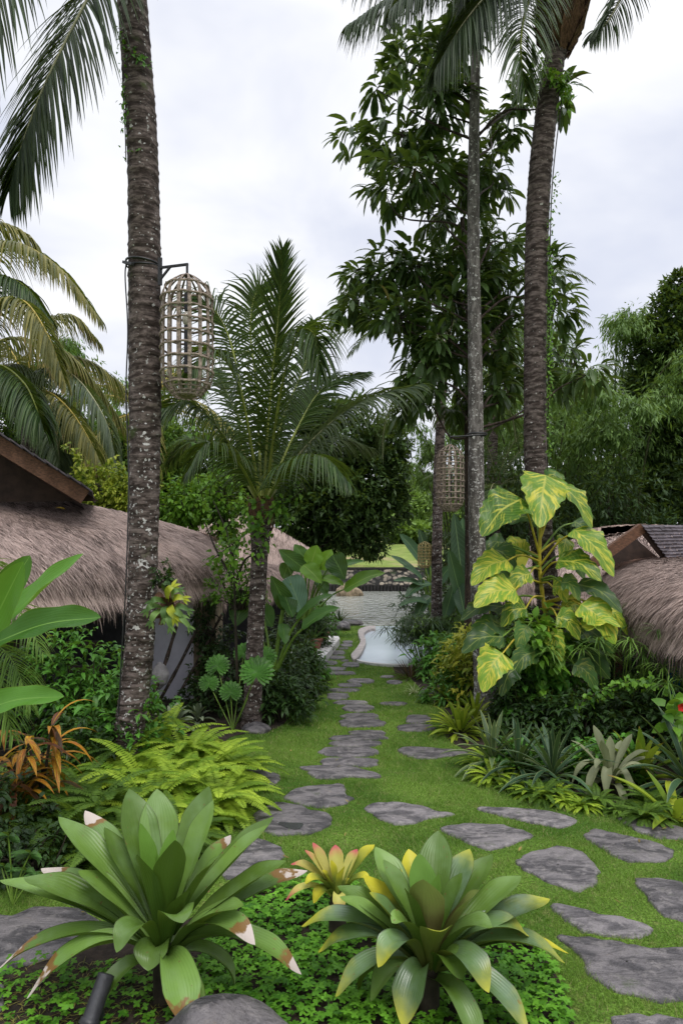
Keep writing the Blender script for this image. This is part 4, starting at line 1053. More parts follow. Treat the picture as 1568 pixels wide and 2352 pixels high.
# young palm in the left middle
DB = 8.6
cB = W(600, 1150, DB)
t = thing('young_coconut_palm', 'young coconut palm with a bushy fan of fronds, left of the path', 'palm tree', W(578, 1676, DB))
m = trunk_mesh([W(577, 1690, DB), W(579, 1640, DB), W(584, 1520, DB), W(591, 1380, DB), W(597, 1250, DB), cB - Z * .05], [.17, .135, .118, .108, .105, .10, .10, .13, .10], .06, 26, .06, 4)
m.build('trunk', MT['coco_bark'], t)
m = M(); rs = np.random.RandomState(8)
for i in range(20):
    a = i * 2.4; b = cB + np.array([math.cos(a) * .09, math.sin(a) * .09, -.45 + i * .017])
    ribbons(m, [b], [[math.cos(a) * .35, math.sin(a) * .35, 1]], [[math.cos(a), math.sin(a), 0]], .26, .09, 'strap', -.05, .5, 5, 3)
m.build('leaf_bases', MT['fibre'], t)
kb = dict(LL=.62, wid=.034, t0=.12, seg=6, r0=.022)
for i, (pts, kw) in enumerate([
 ([(604, 1140, 0), (622, 900, .0), (640, 720, -.1), (650, 572, -.15)], dict(nl=60, lift=.15, droop=.2, up=[0, -1, .2], LL=.56, a0=42, a1=20)),
 ([(598, 1140, 0), (555, 900, .4), (520, 760, .6), (465, 690, .6), (400, 700, .4)], dict(nl=56, droop=.7, up=[0, -.6, .8])),
 ([(610, 1140, 0), (645, 900, -.5), (685, 770, -.9), (722, 770, -1.2), (738, 860, -1.3)], dict(nl=64, droop=1.1, up=[0, -.6, .8], LL=.66)),
 ([(612, 1145, 0), (680, 990, .4), (745, 890, .7), (840, 858, .8)], dict(nl=60, droop=.55, up=[0, -.5, .85], LL=.55)),
 ([(615, 1150, 0), (700, 1030, -.3), (820, 930, -.6), (965, 885, -.8)], dict(nl=74, droop=.8, up=[0, -.5, .85], LL=.7)),
 ([(612, 1150, 0), (680, 1060, .6), (760, 1010, .9), (850, 1030, 1.1)], dict(nl=56, droop=1.0, LL=.62)),
 ([(610, 1155, 0), (665, 1070, -.8), (740, 1050, -1.3), (800, 1110, -1.6)], dict(nl=52, droop=1.1, LL=.55)),
 ([(592, 1150, 0), (520, 1010, -.2), (440, 930, -.5), (372, 940, -.7)], dict(nl=62, droop=1.0, up=[0, -.5, .85], LL=.7)),
 ([(592, 1150, 0), (530, 1060, .7), (450, 1010, 1.1), (385, 1060, 1.3)], dict(nl=54, droop=1.0, LL=.6)),
 ([(596, 1145, 0), (560, 930, -.3), (520, 830, -.6), (470, 810, -.9), (420, 900, -1.1)], dict(nl=62, droop=1.0, up=[0, -.5, .85], LL=.62)),
 ([(600, 1140, 0), (590, 900, .6), (575, 760, 1.0), (590, 670, 1.2), (640, 640, 1.3)], dict(nl=56, droop=.5, up=[0, -.8, .5], LL=.6)),
 ([(606, 1145, 0), (650, 960, .7), (700, 840, 1.3), (720, 740, 1.6)], dict(nl=56, droop=.6, up=[0, -.8, .5], LL=.6)),
 ([(598, 1150, 0), (570, 1010, .8), (520, 900, 1.5), (500, 850, 2.0)], dict(nl=50, droop=.7, LL=.6)),
 ([(606, 1145, 0), (640, 990, .9), (700, 900, 1.4), (770, 860, 1.7)], dict(nl=56, droop=.8, LL=.55)),
 ([(596, 1150, 0), (545, 1060, -.5), (480, 1020, -.9), (430, 1090, -1.1)], dict(nl=50, droop=1.0, LL=.5)),
]):
    P = [W(x, y, DB + d) for x, y, d in pts]; kw = {**kb, **kw}
    kw['nl'] = int(kw['nl'] * 1.2); kw['LL'] *= 1.1; kw['wid'] = .048
    frond(P, COCO if i not in (4, 5) else COCOF, t, seed=20 + i, **kw)
# D: thick trunk on the right
DD = 9.0
t = thing('coconut_palm', 'tall coconut palm on the right with shaggy brown crown base, wrapped by the variegated climber', 'palm tree', W(1290, 1655, DD))
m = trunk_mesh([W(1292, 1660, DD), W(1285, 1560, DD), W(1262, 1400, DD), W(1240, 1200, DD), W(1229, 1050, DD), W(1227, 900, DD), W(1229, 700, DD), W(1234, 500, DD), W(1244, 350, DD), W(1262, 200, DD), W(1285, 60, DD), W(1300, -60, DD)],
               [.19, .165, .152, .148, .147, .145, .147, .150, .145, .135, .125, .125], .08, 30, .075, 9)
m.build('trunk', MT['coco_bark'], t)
top = W(1305, -70, DD)
m = M()
for i in range(90):
    a = i * 2.4; z = -1.15 + i * .012; b = top + np.array([math.cos(a) * (.22 + .10 * z), math.sin(a) * (.22 + .10 * z), z]) + (W(1285, 60, DD) - W(1305, -70, DD)) * np.array([1, 1, 0]) * (-z)
    ribbons(m, [b], [[math.cos(a) * .45, math.sin(a) * .45, 1]], [[math.cos(a), math.sin(a), 0.]], .50, .17, 'strap', random.uniform(-.1, .25), .6, 6, 3, wave=.2)
m.build('leaf_bases', MT['fibre'], t)
crown(t, top, 9, 3.6, COCO, els=(82, 66, 52), sag=.9, seed=5, nl=44, LL=.8, wid=.042, seg=4, droop=.9, r0=.03)
kd = dict(LL=1.05, wid=.042, r0=.03, t0=.12, seg=7, a0=62, a1=22)
for i, (pts, kw) in enumerate([
 ([(1300, -60, 0), (1200, -130, -.6), (1060, -100, -1.1), (920, -20, -1.5), (800, 60, -1.7)], dict(nl=70, droop=2.2, up=[0, -.3, .95])),
 ([(1300, -60, 0), (1230, -70, -.8), (1140, -30, -1.3), (1060, 60, -1.6), (1000, 160, -1.7)], dict(nl=70, droop=2.0, up=[0, -.4, .9])),
 ([(1300, -60, 0), (1265, -70, -.6), (1215, 0, -1.2), (1195, 100, -1.5), (1205, 215, -1.6)], dict(nl=60, droop=.8, up=[0, -1, .3], LL=.8)),
 ([(1300, -60, 0), (1190, -120, .5), (1100, -60, .8), (1040, 40, 1.0), (1010, 120, 1.1)], dict(nl=56, droop=1.8, LL=.9)),
 ([(1300, -60, 0), (1220, -110, -.3), (1130, -80, -.6), (1090, 0, -.9), (1080, 90, -1.0)], dict(nl=66, droop=1.8, up=[0, -.4, .9], LL=.95)),
 ([(1300, -60, 0), (1240, -140, -.8), (1120, -140, -1.4), (990, -70, -1.8), (900, 20, -2.)], dict(nl=70, droop=2.0, up=[0, -.4, .9])),
 ([(1310, -60, 0), (1370, -110, -.3), (1440, -60, -.6), (1400, 40, -.8), (1350, 95, -.9)], dict(nl=54, droop=1.0, LL=.6, up=[.2, -1, .3])),
 ([(1310, -60, 0), (1380, -180, -.4), (1480, -140, -.8), (1580, -70, -1.0), (1660, 10, -1.2)], dict(nl=60, droop=.9, LL=.75, up=[0, -.3, 1])),
 ([(1300, -60, 0), (1180, -190, .2), (1040, -170, .3), (900, -90, .4), (760, -60, .5)], dict(nl=66, droop=1.6, LL=.9)),
]):
    kw['nl'] = int(kw['nl'] * 1.9)
    frond([W(x, y, DD + d) for x, y, d in pts], COCOD if i != 2 else COCO, t, seed=50 + i, **{**kd, **kw})
# epiphytes on the trunks: the small climbers growing on bark
rs = np.random.RandomState(3)
m = M()
for (x0, y0, x1, y1, n, L) in ((278, 60, 283, 120, 26, .055), (283, 100, 335, 150, 46, .06), (286, 130, 287, 190, 16, .05), (284, 200, 290, 300, 40, .05), (290, 300, 292, 372, 10, .04), (300, 350, 325, 340, 8, .05)):
    vine(m, [W(x0, y0, DA - .12), W(x1, y1, DA - .17)], n, L, L * .55, rs, .07, .1)
m.cur = 1; m.tube(spline([W(283, 60, DA - .1), W(282, 180, DA - .1), W(288, 300, DA - .1), W(290, 372, DA - .1)], 30), .006, 5)
tag(m.build('climbing_epiphyte', [MT['shrub'], MT['stem_dark']], None, W(286, 200, DA)), 'small round-leaved climber on the upper left side of the thick left palm', 'epiphyte')
m = M()
vine(m, [W(1222, 150, DD - .2), W(1262, 175, DD - .25), W(1300, 200, DD - .1)], 130, .10, .05, rs, .22, -.1)
vine(m, [W(1290, 170, DD - .1), W(1300, 230, DD - .1)], 60, .13, .05, rs, .14, .6)
vine(m, [W(1278, 400, DD - .15), W(1268, 470, DD - .15), W(1262, 560, DD - .15)], 60, .06, .03, rs, .10, .4)
vine(m, [W(1262, 560, DD - .15), W(1262, 700, DD - .15), W(1262, 860, DD - .16), W(1258, 1040, DD - .16)], 260, .05, .03, rs, .07, .4)
m.cur = 1; m.tube(spline([W(1256, 1100, DD - .14), W(1260, 800, DD - .14), W(1266, 450, DD - .14), W(1290, 220, DD - .1)], 40), .008, 5)
tag(m.build('climbing_epiphyte', [MT['vine'], MT['stem_dark']], None, W(1270, 400, DD)), 'small green climber running up the right side of the right coconut palm', 'epiphyte')

# C: pale mottled trunk with the big-leaved crown
DC = 9.3
t = thing('broadleaf_tree', 'slender tree with a pale mottled trunk and large dark drooping leaves', 'tree', W(1110, 1640, DC))
m = trunk_mesh([W(1118, 1650, DC), W(1112, 1560, DC), W(1102, 1400, DC), W(1094, 1200, DC), W(1092, 1000, DC), W(1090, 800, DC), W(1087, 600, DC), W(1087, 400, DC), W(1090, 200, DC), W(1095, 60, DC)],
               [.20, .155, .128, .118, .112, .108, .10, .093, .085, .08, .07, .06, .04], .25, 22, .015, 3, steps=160)
m.build('trunk', MT['grey_bark'], t)
blobs = [(1000, 120, 80, 80), (930, 140, 50, 60), (1070, 60, 50, 60), (865, 205, 40, 25), (1000, 240, 90, 70), (920, 310, 90, 40), (820, 318, 50, 25), (950, 400, 90, 60), (880, 440, 55, 40), (1050, 420, 70, 90), (1125, 400, 50, 80),
 (1150, 290, 40, 40), (1200, 230, 55, 35), (1285, 215, 32, 45), (985, 490, 45, 35), (1040, 570, 30, 25), (1150, 560, 35, 25), (870, 630, 90, 50), (960, 610, 100, 55), (1080, 660, 90, 90), (1170, 640, 45, 40), (820, 700, 70, 35), (920, 730, 90, 60), (1030, 780, 90, 90), (1150, 780, 70, 90),
 (980, 850, 70, 70), (960, 935, 50, 55), (1050, 910, 60, 60), (1140, 900, 60, 70), (1255, 640, 40, 60), (1280, 700, 35, 60), (1290, 830, 45, 60), (1350, 860, 60, 30), (1270, 900, 35, 40)]
rs = np.random.RandomState(5); BL = []; limb = M()
for i, (x, y, w, h) in enumerate(blobs):
    dd = DC + rs.uniform(.25, 1.9); c = W(x, y, dd); BL.append((c, (w / F * dd, max(w, h) / F * dd * .8, h / F * dd)))
    yy = min(1000, y + 60 + abs(x - 1090) * .25); s = W(1089 + (yy - 600) * .012, yy, DC)
    limb.tube(spline([s, s * .6 + c * .4 + rs.normal(size=3) * .09, s * .25 + c * .75 + rs.normal(size=3) * .09, c], 16), np.linspace(.02, .006, 16), 6)
P, O = blob_points(BL, 680, rs, .1)
for i in range(0, len(P), 3):
    j = int(np.argmin([np.linalg.norm(P[i] - b[0]) for b in BL])); limb.tube(spline([BL[j][0], (BL[j][0] + P[i]) / 2 + rs.normal(size=3) * .04, P[i]], 5), np.linspace(.009, .004, 5), 4, cap=False)
limb.build('branches', MT['dark_bark'], t)
m = M(); sprays(m, P, nrm(O + [0, 0, .1]), 8, .34, .086, rs, down=.3, spread=.85, shape='r', prof='oval', droop=.5, a=6, nb=3, gap=.1)
m.build('crown', MT['magnolia'], t)
t = thing('slender_tree', 'thin dark trunk rising close behind the pale mottled one', 'tree', W(1076, 1560, 10.6))
m = trunk_mesh([W(1074, 1600, 10.6), W(1076, 1300, 10.6), W(1074, 1000, 10.6), W(1076, 700, 10.6), W(1060, 500, 10.6)], [.07, .06, .055, .05, .03], .2, 14, .02, 5, steps=60); m.build('trunk', MT['dark_bark'], t)
rs = np.random.RandomState(15); P, O = blob_points([(W(1060, 500, 10.6), (.5, .5, .7)), (W(1085, 620, 10.6), (.6, .6, .6))], 34, rs)
m = M(); sprays(m, P, O, 7, .3, .08, rs, shape='r', prof='oval', droop=.5, a=5); m.build('crown', MT['magnolia'], t)
# E: slim palm by the river
DE = 14.5
t = thing('coconut_palm', 'slim coconut palm rising behind the middle lantern near the river', 'palm tree', W(1002, 1470, DE))
m = trunk_mesh([W(1000, 1480, DE), W(1002, 1400, DE), W(1003, 1250, DE), W(1006, 1100, DE), W(1012, 950, DE), W(1018, 810, DE)], [.14, .115, .11, .108, .10, .10], .12, 18, .05, 2)
m.build('trunk', MT['coco_bark_lichen'], t)
crown(t, W(1018, 800, DE), 20, 3.0, COCOF, els=(80, 62, 45, 28, 10, -8), sag=1.5, seed=1, nl=44, LL=.6, wid=.045, seg=4, droop=.8, r0=.02)

# F: olive-yellow palms on the left
t = thing('coconut_palm', 'olive yellow coconut palm at the left edge, with old fronds drooping over the thatch', 'palm tree', W(-70, 1500, 13))
oF = W(-55, 850, 13)
m = trunk_mesh([W(-75, 1546, 13), W(-60, 1200, 13), oF], [.17, .15, .14], .1, 18, .05, 4); m.build('trunk', MT['coco_bark'], t)
kf = dict(LL=.95, wid=.06, r0=.035, t0=.1, seg=6, nl=125, droop=1.7, a0=70, a1=30)
for i, pts in enumerate([
 [(-55, 850, 0), (-60, 640, -.3), (20, 560, -.7), (130, 610, -1.1), (235, 740, -1.4)],
 [(-55, 850, 0), (-20, 720, -1.), (50, 690, -1.6), (110, 770, -2.), (150, 880, -2.2)],
 [(-55, 850, 0), (10, 780, .7), (130, 800, 1.), (215, 880, 1.3), (290, 990, 1.6)],
 [(-55, 860, 0), (0, 840, -1.2), (55, 880, -1.8), (85, 940, -2.2), (100, 990, -2.3)],
 [(-55, 850, 0), (-60, 600, .8), (-20, 520, 1.), (60, 540, 1.2), (120, 620, 1.3)],
 [(-55, 850, 0), (-120, 700, -.8), (-180, 680, -1.5), (-230, 760, -2.)],
 [(-55, 860, 0), (-110, 860, .5), (-180, 900, .8), (-230, 1000, 1.)],
 [(-55, 850, 0), (-50, 700, -.5), (0, 640, -.9), (60, 660, -1.2), (120, 740, -1.5)],
]):
    frond([W(x, y, 13 + d) for x, y, d in pts], COCOO if i % 4 != 3 else COCO, t, seed=70 + i, **kf)
t = thing('coconut_palm', 'coconut palm behind the wooden gable on the left, its crown of old fronds half hidden', 'palm tree', W(66, 1400, 15))
oG = W(72, 950, 15)
m = trunk_mesh([W(62, 1490, 15), W(66, 1100, 15), oG], [.19, .17, .17], .1, 18, .05, 5); m.build('trunk', MT['coco_bark'], t)
kf['LL'] = .95
for i, pts in enumerate([
 [(72, 950, 0), (90, 860, -.5), (165, 860, -1), (240, 960, -1.5), (270, 1080, -1.7)],
 [(72, 950, 0), (100, 900, -.9), (150, 930, -1.5), (200, 1000, -2), (240, 1085, -2.2)],
 [(72, 950, 0), (110, 830, .6), (200, 830, 1), (290, 900, 1.3), (350, 1010, 1.5)],
 [(72, 950, 0), (50, 850, -.8), (0, 850, -1.4), (-50, 930, -1.8), (-80, 1030, -2)],
 [(72, 950, 0), (70, 820, .2), (110, 740, .3), (170, 730, .4), (230, 790, .6)],
 [(72, 950, 0), (40, 830, .8), (-10, 780, 1), (-70, 800, 1.2)],
 [(72, 950, 0), (95, 930, -1.0), (120, 970, -1.6), (135, 1040, -1.9), (140, 1095, -2)],
]):
    frond([W(x, y, 15 + d) for x, y, d in pts], COCOO if i % 3 else COCOF, t, seed=90 + i, **kf)
t = thing('coconut_palm', 'distant coconut palm seen past the thick left trunk, above the yellow-green hedge', 'palm tree', W(330, 1400, 19))
m = trunk_mesh([W(330, 1450, 19), W(330, 960, 19)], [.17, .15], .1, 12, .05, 6, steps=50); m.build('trunk', MT['coco_bark'], t)
crown(t, W(330, 950, 19), 18, 3.6, COCOO, els=(70, 50, 30, 10, -10), sag=1.7, seed=2, nl=40, LL=.8, wid=.06, seg=4, droop=1.5, r0=.03)
t = thing('coconut_palm', 'small coconut palm crown showing behind the trunk of the pale mottled tree', 'palm tree', W(1130, 1400, 21))
m = trunk_mesh([W(1135, 1435, 21), W(1140, 1090, 21)], [.15, .13], .12, 12, .05, 6, steps=40); m.build('trunk', MT['coco_bark'], t)
crown(t, W(1140, 1120, 21), 12, 2.6, COCOF, els=(70, 45, 20), sag=1.4, seed=4, nl=36, LL=.55, wid=.06, seg=3, droop=.8, r0=.02)
t = thing('coconut_palm', 'tall distant coconut palm whose pale fronds show between the large dark leaves', 'palm tree', W(1120, 1300, 22))
m = trunk_mesh([W(1120, 1427, 22), W(1140, 650, 22)], [.17, .15], .12, 12, .05, 6, steps=60); m.build('trunk', MT['coco_bark'], t)
crown(t, W(1140, 660, 22), 15, 3.0, COCOF, els=(78, 55, 35, 10), sag=1.4, seed=7, nl=36, LL=.6, wid=.05, seg=3, droop=.8, r0=.02)

# ------------------------------------------------------------------ background trees
def bl(lst, d): return [(W(x, y, d + (dd[0] if dd else 0)), (rx / F * d, rx / F * d * .9, ry / F * d)) for x, y, rx, ry, *dd in lst]
tree('evergreen_tree', 'round dark evergreen tree in the middle, overhanging the river bank', 'tree', G(700, 1430) * [1, 0, 0] + [-1.9, 22, 0], W(790, 1120, 22), .22,
     bl([(790, 1010, 110, 90), (720, 1090, 90, 80), (860, 1080, 80, 80), (780, 1150, 120, 90), (700, 1190, 80, 60), (880, 1160, 60, 60), (840, 1235, 50, 45), (770, 1230, 70, 40), (900, 1020, 45, 45), (730, 960, 60, 40)], 22),
     'far_dark', 4200, 7, .26, .10, 3, spread=1.0, down=.35)
tree('evergreen_tree', 'dark tree filling the gap behind the young palm fronds', 'tree', np.array([-4.5, 25, 0.]), W(500, 1120, 25), .25,
     bl([(480, 1080, 90, 80), (560, 1120, 80, 70), (420, 1120, 80, 60), (640, 1100, 70, 70), (520, 1170, 110, 50), (380, 1060, 70, 60)], 25), 'far_dark', 2200, 7, .3, .12, 4, down=.3)
def bamboo(name, label, cat, c, n, h, spread, mat, nleaf, seed, lean=(0, 0), LL=.30, lw=.055, group=None):
    rs = np.random.RandomState(seed); c = np.asarray(c, float); t = thing(name, label, cat, c, group); m = M(); P, O = [], []
    for i in range(n):
        a = rs.rand() * 2 * PI; r = rs.rand() ** .5 * spread * .35; b = c + np.array([math.cos(a) * r, math.sin(a) * r, 0])
        o = np.array([math.cos(a) * spread * rs.uniform(.4, 1.1) + lean[0], math.sin(a) * spread * rs.uniform(.4, 1.1) + lean[1], 0]); hh = h * rs.uniform(.7, 1.05)
        C = spline([b, b + o * .15 + Z * hh * .5, b + o * .5 + Z * hh * .9, b + o * 1.0 + Z * hh * 1.0, b + o * 1.35 + Z * hh * .93], 24)
        m.tube(C, np.linspace(.05, .008, 24), 5, cap=False)
        k = nleaf // n; s = rs.rand(k) ** .7 * 17 + 6; i0 = np.clip(s.astype(int), 0, 22); p = C[i0] + (C[i0 + 1] - C[i0]) * (s - i0)[:, None]
        off = rvec(k, rs) * rs.rand(k, 1) * (.95 - .02 * s[:, None]) * spread * .33; off[:, 2] *= .6; P.append(p + off); O.append(nrm(off + np.array([0, 0, -.2])))
    m.build('culms', MT['stem'], t)
    P = np.vstack(P); O = np.vstack(O); m = M(); sprays(m, P, O, 6, LL, lw, rs, down=.75, spread=.8, gap=.7); m.build('foliage', MT[mat], t)
    return t
bg = 'bamboo clumps behind the right huts'
bamboo('bamboo_clump', 'feathery bamboo clump right behind the right palm trunk', 'bamboo', (6.8, 24, 0), 16, 7.2, 3.4, 'bamboo', 3600, 1, group=bg)
bamboo('bamboo_clump', 'bamboo clump arching above the far right hut ridge', 'bamboo', (9.6, 25, 0), 16, 9.8, 3.6, 'bamboo', 4000, 2, group=bg)
bamboo('bamboo_clump', 'tallest light bamboo clump with tips against the sky, beside the big right tree', 'bamboo', (11.4, 29, 0), 18, 11.2, 3.8, 'bamboo', 5200, 3, group=bg)
bamboo('bamboo_clump', 'darker bamboo clump between the pale mottled trunk and the right palm', 'bamboo', (4.4, 25, 0), 12, 7.2, 2.6, 'bamboo', 2400, 4, group=bg)
for i, (x, y, h, lb) in enumerate([(8.4, 21.5, 5.2, 'dark thicket tree directly over the far right thatch roof'), (12.2, 22, 6.0, 'dark thicket tree over the shingled gable'), (5.2, 21, 5.0, 'dark thicket tree behind the large variegated leaves'), (14.5, 24, 7, 'dark thicket tree at the far right edge under the big tree')]):
    tree('thicket_tree', lb, 'tree', (x, y, 0), (x, y, h * .7), .14, [((x + dx, y + dy, h * dz), (1.7, 1.3, 1.1)) for dx, dy, dz in ((0, 0, .25), (-1, .3, .5), (1, .2, .5), (0, 0, .78), (-.9, 0, .25), (1.2, 0, .3))], 'bamboo_dark', 1900, 6, .26, .07, 30 + i, down=.5, inner=.3)
tree('evergreen_tree', 'tall dense dark tree against the sky at the right edge', 'tree', (12.6, 24.5, 0), W(1570, 900, 24.5), .3,
     bl([(1560, 730, 70, 70), (1520, 790, 75, 60), (1600, 830, 90, 90), (1500, 880, 60, 70), (1560, 950, 90, 80), (1500, 1010, 50, 70), (1600, 1080, 90, 90), (1540, 1120, 60, 60), (1640, 700, 80, 80), (1560, 660, 40, 30)], 24.5), 'far_dark', 4600, 7, .27, .12, 8, down=.2)
bamboo('bamboo_clump', 'pale feathery bamboo against the sky, left of the thick palm', 'bamboo', (-8.6, 26, 0), 14, 9.0, 2.6, 'far_green', 2400, 7, LL=.3, lw=.06)
tree('leafy_tree', 'leafy green tree behind the olive palms at the left edge', 'tree', (-12, 24, 0), W(20, 1000, 24), .25, bl([(0, 980, 90, 80), (90, 1010, 80, 70), (150, 1060, 80, 60), (-60, 1050, 90, 80), (40, 900, 60, 50), (220, 1080, 60, 50)], 24), 'far_dark', 2000, 7, .3, .12, 12)
tree('leafy_tree', 'mid green tree behind the thick left trunk, over the hedge', 'tree', (-6.8, 24, 0), W(300, 1100, 24), .2, bl([(260, 1010, 60, 60), (330, 1060, 80, 70), (400, 1130, 80, 60), (250, 1110, 70, 50), (380, 1010, 50, 40)], 24), 'far_green', 1500, 7, .3, .12, 13)
# hill bushes across the river
hb = [(4.5, 75, 5.0, 4.5), (9.5, 72, 5, 5.5), (15, 74, 6, 6), (8, 86, 6, 9), (13.5, 88, 6, 8.5), (2.5, 92, 6, 7), (20, 80, 7, 8), (-4, 85, 7, 8), (-12, 80, 8, 8), (28, 82, 8, 8), (6.5, 64, 3.0, 2.4), (11.5, 63, 3.2, 3.)]
hl = ['bright green bush on the slope just right of the dark tree', 'lime green bush on the slope behind the slim palm trunk', 'hillside tree behind the banana leaves', 'tall pale tree on the hilltop against the sky', 'hilltop tree right of the slim palm trunk', 'hillside tree partly behind the round dark tree', 'hillside tree behind the bamboo', 'hillside tree hidden mostly by the round dark tree', 'hillside tree behind the young palm', 'hillside tree far right behind the bamboo', 'low bush at the upper edge of the field, left of the banana plants', 'low bush at the field edge behind the far lantern']
for i, ((x, y, r, h), lb) in enumerate(zip(hb, hl)):
    z = float(np.interp(y, [42, 48, 60, 80, 120], [1.3, 1.6, 2.6, 4., 6.5])); rs = np.random.RandomState(i)
    B = [((x + rs.uniform(-.6, .6) * r, y + rs.uniform(-.5, .5) * r, z + h * rs.uniform(.15, .85)), (r * .42, r * .42, h * .24)) for _ in range(9)]
    tree('hillside_tree', lb, 'tree', (x, y, z - .2), (x, y, z + h * .7), .2, B, 'far_lime' if i in (0, 1, 10, 11, 3) else 'far_green', 1500, 6, .55, .28, 60 + i, group='trees and bushes on the hill across the river', down=.1, inner=.2)

# wood behind everything on both banks: nothing shows through below the bamboo
for i, (x, y, w, h, lb) in enumerate([(9, 33, 6, 7.0, 'distant dark tree behind the bamboo, nearest to the river'), (16, 33, 6, 8.5, 'distant dark tree behind the bamboo, in the middle'), (22, 32, 6, 10, 'distant dark tree behind the bamboo, farthest right'), (-8, 32, 5, 6.5, 'distant tree behind the hedge on the left bank'), (-14, 31, 6, 8, 'distant tree at the left edge behind the olive palms')]):
    rs = np.random.RandomState(i + 80); B = [((x + rs.uniform(-.5, .5) * w, y + rs.uniform(-1, 1), h * z), (w * .36, 1.5, h * .18)) for z in (.12, .15, .3, .35, .5, .55, .7, .8)]
    tree('distant_tree', lb, 'tree', (x, y, 0), (x, y, h * .7), .25, B, 'far_dark', 2300, 7, .42, .2, 80 + i, inner=.1, down=.2)
# ------------------------------------------------------------------ the big foreground bromeliads
WF = 1.45
def bromeliad(name, label, C, specs, group=None, base_r=.05, lowmat='brom'):
    t = thing(name, label, 'bromeliad', (C[0], C[1], 0), group)
    m = M(); m.tube([(C[0], C[1], -.02), (C[0], C[1], C[2] * .6), C + Z * .03], [.05, .05, .04], 12); m.build('stem', MT['stem_dark'], t)
    for i, (x, y, dd, lift, w, mat, *rest) in enumerate(specs):
        tip = W(x, y, C[1] + dd); v = tip - C; lift = lift * (.4 if y < 2085 and WF > 1.3 else .9)
        h = v.copy(); h[2] = 0; hh = nrm(h)
        b = C + hh * base_r * (.5 + .7 * min(1, np.linalg.norm(h) / .6)) + Z * (.07 if lift < .12 and v[2] > .4 else .0)
        mid = b + (tip - b) * .5 + Z * lift * 1.0; q1 = b + (tip - b) * .22 + Z * lift * .72; q3 = b + (tip - b) * .8 + Z * lift * .66
        up = nrm(-hh * nrm(v)[2] + Z * np.linalg.norm(nrm(v)[:2])); up = nrm(up + Z * .15)
        m = M(); P = [b, q1, mid, q3, tip]
        if rest: P[-1] = tip; P[-2] = P[-2] + Z * rest[0]
        leaf_curve(m, P, w * WF, 'brom', up, 1.05, 9, 30, r=((i * .618) % 1), wave=.04, fold2=.12)
        m.build('leaf', MT[mat], t)
    for k in range(4 if base_r > .03 else 0):   # short hanging leaves round the foot
        a = k * 2.4 + C[0]; h = np.array([math.cos(a), math.sin(a), 0]); b = C - Z * .03 + h * base_r * .6; L = .22 * WF
        m = M(); leaf_curve(m, [b, b + h * L * .45 + Z * .03, b + h * L * .85 - Z * .05, b + h * L - Z * .15], .09 * WF, 'strap', Z, .5, 7, 14, r=.2)
        m.build('leaf', MT[lowmat], t)
    return t
C1 = W(375, 2185, 3.35)
B, T_, I_ = 'brom', 'brom_tip', 'brom_in'
bromeliad('giant_bromeliad', 'large blue-green bromeliad at the lower left with dead white leaf tips', C1, [
 # back leaves
 (297, 1812, .30, .02, .145, B), (361, 1812, .36, .02, .15, B), (480, 1806, .34, .03, .135, B), (490, 1838, .22, .03, .12, B), (196, 1862, .36, .05, .12, T_), (240, 1900, .2, .04, .09, B),
 (135, 1876, .18, .06, .13, B), (628, 1876, .28, .07, .12, B), (615, 1895, .14, .06, .12, B), (530, 1918, .38, .05, .10, T_),
 # centre
 (322, 1890, .05, .01, .09, I_), (398, 1905, .06, .01, .09, I_), (362, 1960, -.02, .01, .08, I_), (316, 1962, -.10, .0, .13, B), (402, 1930, -.12, .0, .12, B), (378, 1985, .0, .0, .05, I_), (430, 2045, -.12, .05, .09, B),
 # sides
 (657, 1977, .10, .10, .13, B), (706, 2000, .24, .12, .12, T_), (180, 2000, .02, .10, .12, B), (55, 2016, .05, .12, .15, B), (0, 2022, .18, .13, .12, B), (95, 1995, .25, .12, .12, T_), (505, 1965, -.05, .08, .10, B),
 # low front
 (586, 2170, -.16, .14, .12, T_, .0), (692, 2238, -.10, .14, .12, T_), (-6, 2228, -.02, .14, .11, T_), (62, 2294, -.16, .15, .125, T_), (268, 2188, -.30, .15, .10, B), (430, 2356, -.36, .10, .13, T_), (340, 2230, -.2, .08, .12, B), (420, 2120, -.25, .12, .12, B),
 (560, 2080, -.1, .12, .12, B),
])
C2 = W(985, 2225, 3.25)
Y, YY, RD = 'brom_y', 'brom_yy', 'brom_red'
bromeliad('giant_bromeliad', 'large bromeliad at the lower centre right with yellow-tipped olive green leaves', C2, [
 (1006, 1908, .34, .03, .125, B), (938, 1950, .34, .03, .10, YY), (962, 1960, .20, .02, .10, I_), (862, 1945, .30, .05, .115, B), (1078, 1950, .26, .04, .115, Y), (1130, 1962, .28, .05, .10, B), (835, 2010, .2, .07, .10, YY), (880, 1975, .15, .06, .09, B),
 (972, 2020, -.08, .0, .13, RD), (1008, 2008, .02, .01, .08, I_), (1060, 2005, .05, .03, .09, B), (1010, 2140, -.22, .07, .11, Y), (1100, 2045, -.10, .05, .11, RD), (930, 2040, -.05, .04, .09, B),
 (1196, 2012, .18, .09, .12, B), (1262, 2065, .16, .11, .125, Y), (1215, 2150, .02, .13, .125, Y), (1296, 2212, -.03, .14, .115, Y), (1305, 2190, .10, .10, .07, YY),
 (848, 2050, .0, .08, .10, Y), (775, 2035, .18, .11, .11, B), (780, 2060, .05, .10, .10, B), (692, 2128, .10, .13, .11, Y), (730, 2188, .0, .13, .10, Y), (868, 2222, -.2, .15, .10, Y),
 (1122, 2280, -.26, .14, .115, Y), (925, 2360, -.26, .12, .11, Y), (770, 2290, -.12, .12, .10, Y), (1215, 2370, -.24, .10, .12, Y), (900, 2120, -.1, .1, .1, B), (1130, 2130, -.12, .10, .11, B), (1060, 2250, -.2, .1, .11, B), (850, 2300, -.1, .1, .1, B),
])
